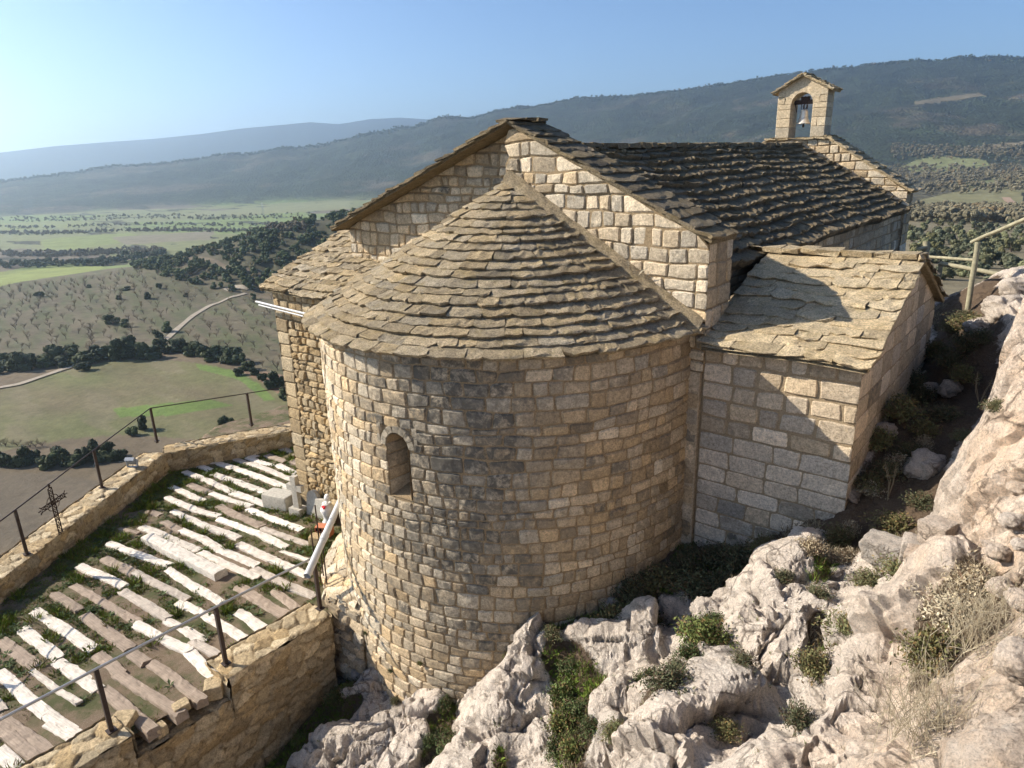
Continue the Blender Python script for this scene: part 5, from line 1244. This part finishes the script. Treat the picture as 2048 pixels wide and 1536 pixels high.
# metal gutter lengths along the side chapel
for k, (z_, y_, l) in enumerate(((-.44, -.98, 'upper'), (-.51, -.96, 'lower'))):
    g = empty('gutter', (-6.35, y_-.02, z_)); tag(g, f'{l} of the two thin white metal gutter pipes at the left chapel corner', 'gutter pipe')
    mb = MB(); mb.tube([(-.0+.06*k, 0, .03), (1.9, .02, -.05)], .024-.005*k, 10); mb.build('tube', M_PVC, g, True); mb = MB()
    for x in (.5, 1.4): mb.box(x, x+.02, -.01, .20, -.03, -.02)
    mb.build('bracket', M_STEEL, g)
# grave goods at the chapel foot
def rough_block(name, label, cat, loc, size, rz, mat, tiltx=0., n=5, rr=.012, col=(.5, .5, .2, 1)):
    m = MB(); sx, sy, sz = np.array(size)/2
    t = np.concatenate([[-1, -.9], np.linspace(-.6, .6, n-2), [.9, 1]]); A_, B_ = np.meshgrid(t, t, indexing='ij')
    ph = RNG.random()*99
    for ax_ in range(3):
        for sg in (-1, 1):
            q_ = [None]*3; q_[ax_] = sg*np.ones_like(A_); q_[(ax_+1) % 3] = A_; q_[(ax_+2) % 3] = B_
            V = np.stack(q_, -1); rad2 = np.abs(V); k2 = 1-.05*np.sort(rad2, -1)[..., 1]**6-.05*np.sort(rad2, -1)[..., 0]**6
            V = V*k2[..., None]*np.array([sx, sy, sz]); nn = noise3(V[..., 0]*9+ph, V[..., 1]*9, V[..., 2]*9)
            V = V*(1+rr*6*nn[..., None]*.35)+0; m.grid(V, col, sg < 0)
    o = m.build(name, mat); o.location = loc; o.rotation_euler = (tiltx, RNG.normal(0, .04), rz); return tag(o, label, cat)
sc_ = tag(empty('stone_cross', (-5.62, -1.12, float(zf(-5.6))), .2), 'small grey concrete grave cross standing by the chapel corner', 'cross')
mb = MB(); mb.box(-.16, .16, -.13, .13, -.05, .18, f=lambda V: V+RNG.normal(0, .008, V.shape)); mb.build('base', M_CONC, sc_)
mb = MB(); mb.box(-.075, .075, -.06, .06, .18, .95, f=lambda V: V+RNG.normal(0, .005, V.shape)); mb.build('shaft', M_CONC, sc_)
mb = MB(); mb.box(-.22, -.076, -.055, .055, .60, .74); mb.build('arm', M_CONC, sc_); mb = MB(); mb.box(.076, .22, -.055, .055, .60, .74); mb.build('arm', M_CONC, sc_)
zt = float(zf(-6.2))
rough_block('stone_block', 'squared pale stone block lying on the sleepers beside the stone cross', 'stone block', (-6.35, -1.12, zt+.17), (.75, .42, .36), .25, M_CONC)
def headstone(name, label, loc, w, h, tilt, rz):
    m = MB(); a = np.linspace(math.pi, 0, 11); o_ = np.array([(-w/2, 0)]+[(w/2*math.cos(t), h-w/2+w/2*math.sin(t)) for t in a]+[(w/2, 0)])
    for y_, fl in ((-.05, False), (.05, True)): m.add(np.stack([o_[:, 0], y_+0*o_[:, 0], o_[:, 1]], -1), [list(range(len(o_)))[::-1 if not fl else 1]])
    c = np.vstack([o_, o_[:1]]); m.grid(np.stack([np.stack([c[:, 0], -.05+0*c[:, 0], c[:, 1]], -1), np.stack([c[:, 0], .05+0*c[:, 0], c[:, 1]], -1)], 1), flip=True)
    o = m.build(name, M_CONC); o.location = loc; o.rotation_euler = (tilt, 0, rz); tag(o, label, 'gravestone')
headstone('headstone', 'round topped grey gravestone leaning on the chapel wall', (-5.25, -.98, zf(-5.2)-.02), .36, .62, -.14, .1)
rough_block('stone_block', 'low stone slab leaning on the wall between gravestone and urn', 'stone slab', (-4.93, -.96, zf(-5)+.2), (.34, .12, .55), .2, M_CONC, -.2)
ur = tag(empty('grave_urn', (-4.62, -1.02, zf(-4.6))), 'white marble grave vase with red flowers by the chapel wall', 'vase')
mb = MB(); mb.lathe([(0, 0), (.13, 0), (.14, .06), (.09, .12), (.12, .22), (.16, .34), (.13, .42), (.08, .45), (.10, .50), (.07, .50), (0, .46)], 18); mb.build('vase', M_WHITE, ur, True)
mb = MB()
for k in range(16):
    a = RNG.random()*6.28; r = RNG.uniform(0, .06); c = np.array([r*math.cos(a)+.02, r*math.sin(a)-.10, .40+RNG.uniform(-.05, .07)]); mb.lathe([(0, -.022), (.024, -.01), (.026, .012), (0, .022)], 7, c)
mb.build('flowers', M_RED, ur)
mb = MB(); mb.lathe([(0, .55), (.05, .56), (.075, .62), (.05, .69), (0, .70)], 12, (.02, .02, 0)); mb.tube([(0, 0, .48), (.02, .02, .57)], .03, 8); mb.build('knob', M_WHITE, ur, True)
for k, (dx, dy, rz, l) in enumerate(((0, 0, .35, 'lower hollow terracotta brick of the stack by the pipe'), (.03, -.02, .5, 'upper hollow terracotta brick of the stack by the pipe'))):
    br = tag(empty('hollow_brick', (-4.22+dx, -1.42+dy, float(zf(-4.3))+.02+.125*k), rz), l, 'brick')
    m = MB(); L_, w_, h_ = .17, .10, .055
    for (x0, x1, z0, z1) in ((-L_, L_, -h_, -h_+.012), (-L_, L_, h_-.012, h_)): m.box(x0, x1, -w_, w_, z0+.06, z1+.06)
    for x in np.linspace(-L_, L_-.012, 5): m.box(x, x+.012, -w_+.001, w_-.001, -h_+.0121+.06, h_-.0121+.06)
    m.build('body', M_BRICK, br); m = MB(); m.box(-L_+.013, L_-.013, -w_+.03, w_-.03, -h_+.013+.06, h_-.013+.06); m.build('cavity_shade', M_DARK, br)  # black core paints shade into the hollows of the brick
rough_block('stone', 'yellowish rounded stone near the top of the iron rods', 'stone', (-4.05, -1.75, zf(-4)+.10), (.26, .22, .22), .4, M_RUBBLE, 0, 5, .03, (.6, .1, .0, 1))
# stones of the broken gap
for k, (x, y, z, s, l) in enumerate(((-1.75, -5.25, -5.12, (.30, .26, .22), 'loose stone at the right end of the broken gap'), (-1.62, -5.34, -5.36, (.26, .22, .16), 'lower loose stone at the right end of the broken gap'), (-1.66, -5.78, -5.02, (.22, .18, .12), 'pale stone wedged between two timber ends in the gap'), (-1.62, -6.12, -5.15, (.16, .16, .16), 'small white stone under the timber ends of the gap'), (-1.95, -6.50, -4.99, (.45, .3, .16), 'flat stone at the left end of the broken gap'))):
    rough_block('stone', l, 'stone', (x, y, z), s, RNG.random()*3, M_RUBBLE, 0, 5, .03, (.6, .3, .05, 1))
# ------------------------------------------------------------------ boulders and blocks on the slope
def boulder(name, label, loc, size, seed, pink=.1, lich=.3, rz=0., cat='boulder', soil_=0., facet=.16):
    n1, n2 = 34, 44; u, t = np.meshgrid(np.linspace(.02, math.pi-.02, n1), np.linspace(0, 2*math.pi, n2), indexing='ij')
    D = np.stack([np.sin(u)*np.cos(t), np.sin(u)*np.sin(t), np.cos(u)], -1)
    D = np.sign(D)*np.abs(D)**.8; D /= np.linalg.norm(D, axis=-1)[..., None]**.6
    s = seed*13.7; d = D*1.0; r = 1+.20*noise3(d[..., 0]*1.3+s, d[..., 1]*1.3, d[..., 2]*1.3)+.09*fbm(d[..., 0]*3+s, d[..., 1]*3, d[..., 2]*3, 4, .55, True)-.08
    f1, f2, rv, _, _ = voro(d[..., 0]*2+d[..., 2]*1.3+s, d[..., 1]*2-d[..., 2]+s, 0, seed); r = r+facet*(rv[..., 0]-.5)*sm(0, .25, f2-f1)
    V = D*r[..., None]*np.array(size)/2; V[:, -1] = V[:, 0]
    C_ = np.zeros(u.shape+(4,)); C_[..., 0] = soil_; C_[..., 1] = pink; C_[..., 2] = lich; C_[..., 3] = .75
    m = MB(); m.grid(V, C_); o = m.build(name, M_ROCK, smooth=True); o.location = loc; o.rotation_euler = (0, 0, rz); return tag(o, label, cat)
p = atd(2085, 1530, 3.15); boulder('boulder', 'big grey boulder with orange lichen in the bottom right corner', tuple(p+np.array([.10, -.10, -.22])), (.85, 1.0, .85), 5, .75, .45, .4, facet=.08)
p = atd(2048, 1325, 3.6); boulder('boulder', 'rounded pinkish stone above the big corner boulder', tuple(p), (.26, .26, .2), 9, .5, .1, .2, facet=.05)
for px, py, sz, l, pk, li in [(1765, 1100, (.55, .42, .36), 'flat grey lichened stone block on the slope below the side chapel', .05, .8), (1822, 1098, (.26, .28, .42), 'upright narrow stone block beside the grey lichened block', .3, .4), (1872, 1062, (.34, .28, .30), 'tan squared stone block nearest the rock face on the right', .5, .1), (1832, 1140, (.3, .3, .42), 'orange brown stone below the three squared blocks', .95, 0.)]:
    p = near(px, py+25); sz = tuple(.74*q for q in sz); o = rough_block('stone_block', l, 'stone block', (p[0], p[1], float(gz_at(p[0], p[1]))+sz[2]*.28), sz, RNG.uniform(-.4, .4), M_ROCK, .1, 7, .06, (0, pk, li, .75))
for k, (px, py, s, l) in enumerate([(1605, 1140, .34, 'pale oblong rock at the upper end of the big outcrop'), (1670, 1160, .16, 'small pale stone in the dry grass left of the grey block'), (1490, 1075, .2, 'small rock in the shade at the foot of the side chapel wall'), (1640, 1075, .26, 'brown stone in the shade under the side chapel corner'), (1700, 985, .3, 'dark rock against the side chapel corner'), (1850, 930, .5, 'pale shaded rock in the ditch beside the side chapel'), (1770, 860, .3, 'round stone in the dark ditch close to the side chapel wall'), (1900, 780, .35, 'pale stone far up the dark ditch'), (1860, 775, .22, 'smaller pale stone far up the dark ditch'), (730, 1350, .4, 'grey rock in the shade left of the apse foot'), (700, 1300, .35, 'shaded rock between terrace wall and apse foot'), (885, 1420, .12, 'small white stone under the yellow flower'), (1225, 1210, .3, 'shaded rock at the right foot of the apse'), (1420, 1240, .42, 'bluish shaded rock in the ditch left of the big outcrop'), (2010, 620, .7, 'white rock right of the wooden fence post'), (1960, 655, .45, 'pale rock below the wooden fence post'), (2035, 585, .5, 'flat topped rock at the right edge above the fence post')]):
    p = near(px, py); boulder('rock', l, (p[0], p[1], float(gz_at(p[0], p[1]))+s*.02), (s*1.05, s*.85, s*.7), 20+k, .15, .35, RNG.random()*3, 'rock', 0., .34)
for k, (px, py) in enumerate([(2035, 980), (2025, 1050), (2040, 1090), (1995, 1110), (2030, 1150), (2005, 1180), (2042, 1200)]):
    p = near(px, py); s = RNG.uniform(.08, .15); o = boulder('rock', 'pale orange cobble bedded in the rock face at the right edge', (p[0], p[1], float(gz_at(p[0], p[1]))), (s*1.2, s, s*.8), 60+k, RNG.choice([.2, .6, .95]), .05, RNG.random()*3, 'rock'); o['group'] = 'cobbles bedded in the rock face'
# ------------------------------------------------------------------ plants on the rock
def shrub_obj(name, r, h, n, mat, twig=True, leaf=.022, upright=.6):
    root = empty(name); m = MB(); tw = MB()
    for k in range(n):
        a = RNG.random()*6.28; el = RNG.uniform(.15, 1.5); d = np.array([math.cos(a)*math.cos(el), math.sin(a)*math.cos(el), math.sin(el)*h/r]); e = d*r*RNG.uniform(.55, 1.05)
        if twig and k % 3 == 0: tw.tube([(0, 0, -.03), e*.5+RNG.normal(0, .02, 3), e], [.006, .004, .002], 3, cap=False)
        nl = 9; tpos = RNG.uniform(.35, 1.05, (nl, 1)); c = e*tpos+RNG.normal(0, r*.07, (nl, 3)); dd = RNG.normal(size=(nl, 3)); dd[:, 2] = np.abs(dd[:, 2])*upright+.2; dd /= np.linalg.norm(dd, axis=1)[:, None]
        sd = np.cross(dd, RNG.normal(size=(nl, 3))); sd /= np.linalg.norm(sd, axis=1)[:, None]; L_ = leaf*RNG.uniform(.7, 1.5, (nl, 1))
        V = np.stack([c-dd*L_, c+sd*L_*.38, c+dd*L_, c-sd*L_*.38], 1).reshape(-1, 3); col = np.zeros((nl, 4, 4)); col[..., 0] = np.clip(RNG.random((nl, 1)), 0, 1); col[..., 1] = (RNG.random((nl, 1)) < .15)*.8; col[..., 3] = 1
        m.add(V, np.arange(nl*4).reshape(nl, 4), col.reshape(-1, 4))
    m.build('leaves', mat, root)
    if twig: tw.build('stems', M_TWIG, root)
    return root
grey = [shrub_obj('grey_shrub', .26, .22, 260, M_SHRUB, True, .014) for _ in range(3)]; herb = [shrub_obj('green_herb', .24, .17, 210, M_HERB, True, .015, 1.2) for _ in range(3)]; dead = [shrub_obj('dry_shrub', .24, .2, 200, M_STRAW, True, .012, 1.2) for _ in range(2)]
us = {'g': set(), 'h': set(), 'd': set()}
def plant(kind, px, py, s, label, group=None):
    pr = {'g': grey, 'h': herb, 'd': dead}[kind]; p = near(px, py); z = float(gz_at(p[0], p[1])); return scatter_copy(pr, us[kind], p[0], p[1], z-.01, s, label, 'plant', group)
for px, py, s in [(1140, 1330, .9), (1125, 1390, 1.1), (1160, 1420, 1.1), (1130, 1460, 1.2), (1185, 1480, .9), (1150, 1520, 1.2), (1110, 1500, .8)]: plant('h', px, py, s, 'fresh green herb in the gully between the two rock ribs', 'green herbs in the gully')
for px, py, s in [(1390, 1310, 1.1), (1410, 1350, 1.2), (1380, 1390, 1.0), (1300, 1350, .8), (1280, 1380, .7), (1420, 1310, .7)]: plant('h', px, py, s, 'leafy green plant in the hollow left of the big outcrop', 'leafy plants in the hollow')
for px, py, s in [(890, 1430, .7), (880, 1480, .9), (900, 1520, .9), (860, 1505, .7)]: plant('h', px, py, s, 'green plant below the foot of the apse', 'green plants below the apse')
for px, py, s in [(675, 1415, .9), (650, 1455, .8), (600, 1480, .8), (700, 1390, .5)]: plant('h', px, py, s, 'bluish green plant among the rocks beside the terrace wall', 'plants beside the terrace wall')
for px, py, s in [(1260, 1200, 1.3), (1320, 1160, 1.3), (1370, 1130, 1.2), (1430, 1120, 1.2), (1480, 1130, 1.2), (1390, 1190, 1.3), (1300, 1230, 1.2), (1230, 1240, 1.1), (1530, 1110, 1.), (1450, 1180, 1.1)]: plant('g', px, py, s*1.2, 'dark shrub growing in the shaded ditch at the right foot of the apse', 'shrubs in the shaded ditch')
for px, py, s, l in [(1560, 1230, .8, 'cushion shrub on top of the big outcrop'), (1630, 1235, .6, 'smaller brownish cushion on top of the big outcrop'), (1700, 1285, 1.3, 'tall grey shrub in the cleft right of the big outcrop'), (1690, 1340, .9, 'brown grey shrub lower down in the cleft right of the big outcrop'), (1620, 1430, 1.1, 'green grey shrub in the lower cleft of the outcrop'), (1480, 1415, .55, 'tiny yellowish shrub in the middle of the big outcrop'), (1590, 1500, .8, 'olive green shrub at the bottom edge between two rock ribs'), (1450, 1490, .7, 'grey shrub at the bottom edge on the big outcrop'), (1340, 1490, 1.2, 'dark green bush at the bottom edge left of the big outcrop'), (1230, 1490, .7, 'grey brown bush at the bottom edge beside the gully'), (1350, 1440, .6, 'low grey bush above the dark green bush'), (1680, 1080, .9, 'grey shrub left of the grey lichened block'), (1790, 1050, 1., 'grey shrub above the three squared blocks'), (1840, 1010, .9, 'bushy grey shrub right below the rock face'), (1800, 1160, 1., 'grey green shrub below the upright narrow block'), (1740, 1170, .8, 'low shrub below the grey lichened block'), (1860, 1330, 1.2, 'purplish grey shrub in the dry grass on the right'), (1100, 1290, .7, 'reddish brown low shrub at the apse foot'), (1010, 1290, .6, 'low shrub where the rock rib meets the apse'), (1760, 760, 1.3, 'dark bush against the side chapel gable'), (1930, 880, .8, 'thin shrub at the foot of the rock face'), (1990, 840, .6, 'dry tuft on the edge of the rock face'), (1945, 660, 1.5, 'dark bush under the wooden fence post'), (790, 1400, .5, 'small round shrub on the rock under the apse')]: plant('g', px, py, s, l)
for k, (px, py, s) in enumerate([(1690, 1130, 1.), (1610, 1170, .9), (1740, 980, .9), (1800, 930, .9), (1850, 890, .8), (1900, 1250, 1.2), (1950, 1180, 1.1), (1700, 1060, .8)]): plant('d', px, py, s, 'straw coloured dry shrub on the slope below the rock face', 'straw coloured shrubs on the slope')
for px, py, s in [(1760, 890, 1.2), (1800, 830, 1.3), (1830, 770, 1.2), (1870, 710, 1.3), (1900, 735, 1.2), (1930, 700, 1.2), (1850, 860, 1.1), (1890, 830, 1.), (1925, 770, 1.2), (1775, 950, 1.1), (1740, 970, 1.1), (1820, 910, 1.1), (1905, 660, 1.3), (1930, 640, 1.2), (1960, 690, 1.1), (1845, 800, 1.2)]: plant('g', px, py, s, 'dark shrub in the shaded ditch between side chapel and rock face', 'shrubs in the ditch beside the side chapel')
# dry stems of the bush in the lower right
for (px, py, sc, nst, l) in [(1850, 1470, 1., 150, 'tall leafless bush with thin straw stems left of the corner boulder'), (1960, 1290, .8, 110, 'leafless straw stemmed bush above the corner boulder')]:
    p = near(px, py); z = float(gz_at(p[0], p[1])); root = tag(empty('dry_bush', (p[0], p[1], z)), l, 'bush'); m = MB(); m2 = MB()
    for k in range(nst):
        a = RNG.random()*6.28; b = np.array([RNG.normal(0, .13), RNG.normal(0, .13), -.03]); d = np.array([math.cos(a), math.sin(a), 0])*RNG.uniform(.05, .36)*sc; e = b+d+np.array([0, 0, RNG.uniform(.18, .55)*sc]); md = (b+e)/2+RNG.normal(0, .02, 3)
        m.tube([b, md, e], [.002, .0016, .0008], 3, c=(RNG.uniform(.2, 1), 0, 0, 1), cap=False)
        for _ in range(2): f = md+(e-md)*RNG.random(); m.tube([f, f+RNG.normal(0, .06, 3)+np.array([0, 0, .05])], [.0015, .0008], 3, c=(RNG.random(), 0, 0, 1), cap=False)
    m.build('stems', M_STRAW, root)
# grass cover on the soil pockets
mg, md_, ms = MB(), MB(), MB(); k = 0
ii, jj = np.nonzero((soil > .45) & (core > .9)); order = RNG.permutation(len(ii))[:15000]
for q_ in order:
    x, y, z = P[ii[q_], jj[q_]]+np.array([RNG.normal(0, .02), RNG.normal(0, .02), 0])
    if math.hypot(x, y) < 3.25 and y < 0 or (3.4 < x < 5.45 and .05 < y < 5) or x < -1.45: continue
    green = float(noise3(np.array(x*.9), np.array(y*.9), np.array(7.)))+.55*(x < 3.6)-.35*(x > 4.6)
    dd = math.hypot(x-CAM[0], y-CAM[1])
    if RNG.random() < (.1 if x > 4.6 else .45): continue
    if green > .05 and not (y > -.5 and 5.2 < x < 6.7):
        tuft(mg, x, y, z, RNG.uniform(.03, .10), 10, .05, .004, .8, .35)
        if RNG.random() < .12: rosette(mg, x, y, z, RNG.uniform(.04, .08), 8)
    elif y > -.5 and x > 5.2 and x < 6.7: continue
    else: tuft(md_, x, y, z, RNG.uniform(.03, .10), 9, .05, .0028, 1.0, .1)
ri, rj = np.nonzero((e_b < .05) & (core > .9) & (soil < .4) & (np.abs(n_lo) < .5)); order = RNG.permutation(len(ri))[:1500]
for q_ in order:
    x, y, z = P[ri[q_], rj[q_]]
    if math.hypot(x, y) < 3.25 or (3.4 < x < 5.45 and .05 < y < 5) or x < -1.45: continue
    (tuft(md_, x, y, z, RNG.uniform(.02, .07), 8, .03, .003, 1., .1) if RNG.random() < .6 else tuft(mg, x, y, z, RNG.uniform(.02, .06), 10, .03, .004, .8, .3))
tag(mg.build('grass', M_GRASS), 'green grass in the pockets of the rock', kind='stuff'); tag(md_.build('dry_grass', M_STRAW), 'dry yellow grass on the rocky slope', kind='stuff')
# tall dry stalks
for (px, py, hh, l) in [(1570, 1140, .55, 'single tall dry stalk in front of the side chapel wall'), (1960, 800, .5, 'dry stalk on the edge of the rock face'), (1775, 1000, .5, 'bent dry stalk in the ditch below the side chapel corner')]:
    p = near(px, py); z = float(gz_at(p[0], p[1])); root = tag(empty('dry_stalk', (p[0], p[1], z)), l, 'plant'); m = MB(); m2 = MB()
    for k in range(4):
        a = RNG.random()*6.28; e = np.array([math.cos(a)*.10, math.sin(a)*.10, hh*RNG.uniform(.6, 1)]); m.tube([(0, 0, -.02), e*.5+RNG.normal(0, .02, 3), e], [.005, .004, .002], 4, cap=False)
        for _ in range(6): f = e*RNG.uniform(.7, 1); m.tube([f, f+RNG.normal(0, .035, 3)], [.004, .001], 3, cap=False)
    m.build('stem', M_STRAW, root)
# yellow flower at the apse foot, plants rooted in the masonry
p = near(892, 1405); fr = tag(empty('yellow_flower', (p[0], p[1], float(gz_at(p[0], p[1])))), 'single yellow flower at the foot of the apse', 'flower')
mb = MB(); mb.tube([(0, 0, -.02), (.01, 0, .12)], .004, 4); rosette(mb, 0, 0, 0, .09, 9); mb.build('stem', M_HERB, fr); mb = MB(); mb.lathe([(0, .115), (.03, .118), (.038, .128), (.025, .142), (0, .146)], 10, (.01, 0, 0)); mb.build('flower_head', M_YEL, fr)
dp = dead[0]; o = copy_tree(dp); o.location = (-3.85, -.05, .10); o.rotation_euler = (1.2, 0, .4); o.scale = (1.15, 1.15, 1.2); tag(o, 'dried brown plant hanging from the gable wall above the cone roof', 'plant')
for c_ in o.children:
    if c_.name.startswith('leaves'): c_.data = c_.data.copy(); c_.data.materials.clear(); c_.data.materials.append(M_TWIG)
mb = MB()
for t in np.linspace(.62, .72, 6): tuft(mb, R_E*t+RNG.normal(0, .03), -.08, Z_CONE*(1-t)+.08, .16, 9, .03, .003, 1.1, .1)
tag(mb.build('dry_grass', M_STRAW), 'wisps of dry grass in the joint between cone roof and gable', 'plant')
# small plants in the joints of the apse
for (th, z, l) in [(-104, -5.0, 'tiny green plant in a joint low on the apse left side'), (-92, -5.35, 'tiny green plant in a joint of the apse near its foot'), (-80, -4.9, 'tiny green plant in a lower course at the middle of the apse')]:
    o = copy_tree(herb[1]); o.location = ((R_A+.01)*math.cos(rad(th)), (R_A+.01)*math.sin(rad(th)), z); o.scale = (.3, .3, .3); tag(o, l, 'plant')
# ------------------------------------------------------------------ wooden fences beyond the side chapel
def pole(name, root, a, b, r):
    o = np.array(root.location); m = MB(); a, b = np.array(a)-o, np.array(b)-o; t = np.linspace(0, 1, 7)[:, None]; pts_ = a+(b-a)*t+RNG.normal(0, .004, (7, 3)); m.tube(pts_, r*(1+RNG.normal(0, .03, 7)), 10); return m.build(name, M_FWOOD, root, True)
b0, t0 = atd(1940, 592, 13.4), atd(1953, 482, 13.4); t0[:2] = b0[:2]*.55+t0[:2]*.45
f1 = tag(empty('wooden_fence', tuple(b0)), 'pale round timber post with a handrail rising to the right', 'fence')
pole('post', f1, b0-np.array([0, 0, .3]), t0, .05); pole('rail', f1, atd(1943, 485, 13.35), atd(2120, 407, 11.6), .036); e2 = atd(2120, 407, 11.6); pole('post', f1, e2-np.array([0, 0, 1.3]), e2, .055)
pole('rail', f1, atd(1836, 512, 16.2), atd(1948, 520, 13.45), .032)
c0 = atd(1857, 512, 16.6); f2 = tag(empty('wooden_fence', tuple(c0-np.array([0, 0, .6]))), 'dark weathered timber fence behind the pale post', 'fence')
pole('post', f2, c0-np.array([0, 0, .6]), atd(1853, 482, 16.6), .075); pole('rail', f2, atd(1880, 527, 16.4), atd(2004, 549, 15.2), .05); e3 = atd(1996, 548, 15.2); pole('post', f2, e3-np.array([0, 0, .6]), e3, .05); pole('rail', f2, atd(1836, 498, 16.5), atd(1856, 494, 16.6), .045); e4 = atd(1882, 527, 16.4); pole('post', f2, e4-np.array([0, 0, .5]), e4, .05)
# pylon and small white house far off
a, r = land(527, 432); x, y, z = ground(a, r); py_ = tag(empty('pylon', (x, y, z)), 'thin lattice pylon rising beyond the wooded knoll', 'pylon'); mb = MB(); H = 24.
for sx in (-1, 1):
    for sy in (-1, 1): mb.tube([(sx*1.5, sy*1.5, -1), (sx*.3, sy*.3, H)], .12, 4)
for k in range(10):
    z0, z1 = H*k/10, H*(k+1)/10; w0, w1 = 1.5-.12*k, 1.5-.12*(k+1)
    for s in (-1, 1): mb.tube([(-w0, s*w0, z0), (w1, s*w1, z1)], .06, 3); mb.tube([(w0, s*w0, z0), (-w1, s*w1, z1)], .06, 3)
mb.build('mast', M_STEEL, py_); mb = MB()
for z1 in (H*.78, H*.9): mb.tube([(-3, 0, z1), (3, 0, z1)], .14, 4)
mb.build('crossarms', M_STEEL, py_)
a, r = land(2010, 437); x, y, z = ground(a, r); hs = tag(empty('white_house', (x, y, z), .3), 'small white house among trees at the right edge', 'house'); mb = MB(); mb.box(-4.5, 4.5, -3, 3, -1, 3); mb.build('wall', M_WHITE, hs); mb = MB()
mb.add([(-5, -3.5, 3.01), (5, -3.5, 3.01), (5, 3.5, 3.01), (-5, 3.5, 3.01), (-5, 0, 4.7), (5, 0, 4.7)], [(0, 1, 5, 4), (2, 3, 4, 5)]); mb.add([(-5, -3.5, 3.01), (-5, 3.5, 3.01), (-5, 0, 4.7), (5, -3.5, 3.01), (5, 3.5, 3.01), (5, 0, 4.7)], [(1, 0, 2), (3, 4, 5)]); mb.build('roof', M_BRICK, hs); mb = MB(); mb.box(-1, 0, -3.05, -3.01, -.2, 2); mb.box(1.6, 2.6, -3.05, -3.01, .8, 2); mb.build('window', M_DARK, hs)
# ------------------------------------------------------------------ the air
mb = MB(); mb.box(-9500, 3500, -2500, 9500, -140, 480)
hm = bpy.data.materials.new('thin_haze'); hm.use_nodes = True; t_ = hm.node_tree; t_.nodes.remove(t_.nodes['Principled BSDF']); pv = t_.nodes.new('ShaderNodeVolumePrincipled')
pv.inputs['Color'].default_value = (.66, .83, 1, 1); pv.inputs['Density'].default_value = 1.65e-4; pv.inputs['Anisotropy'].default_value = .74
t_.links.new(pv.outputs[0], t_.nodes['Material Output'].inputs['Volume'])
tag(mb.build('haze', hm), kind='stuff')
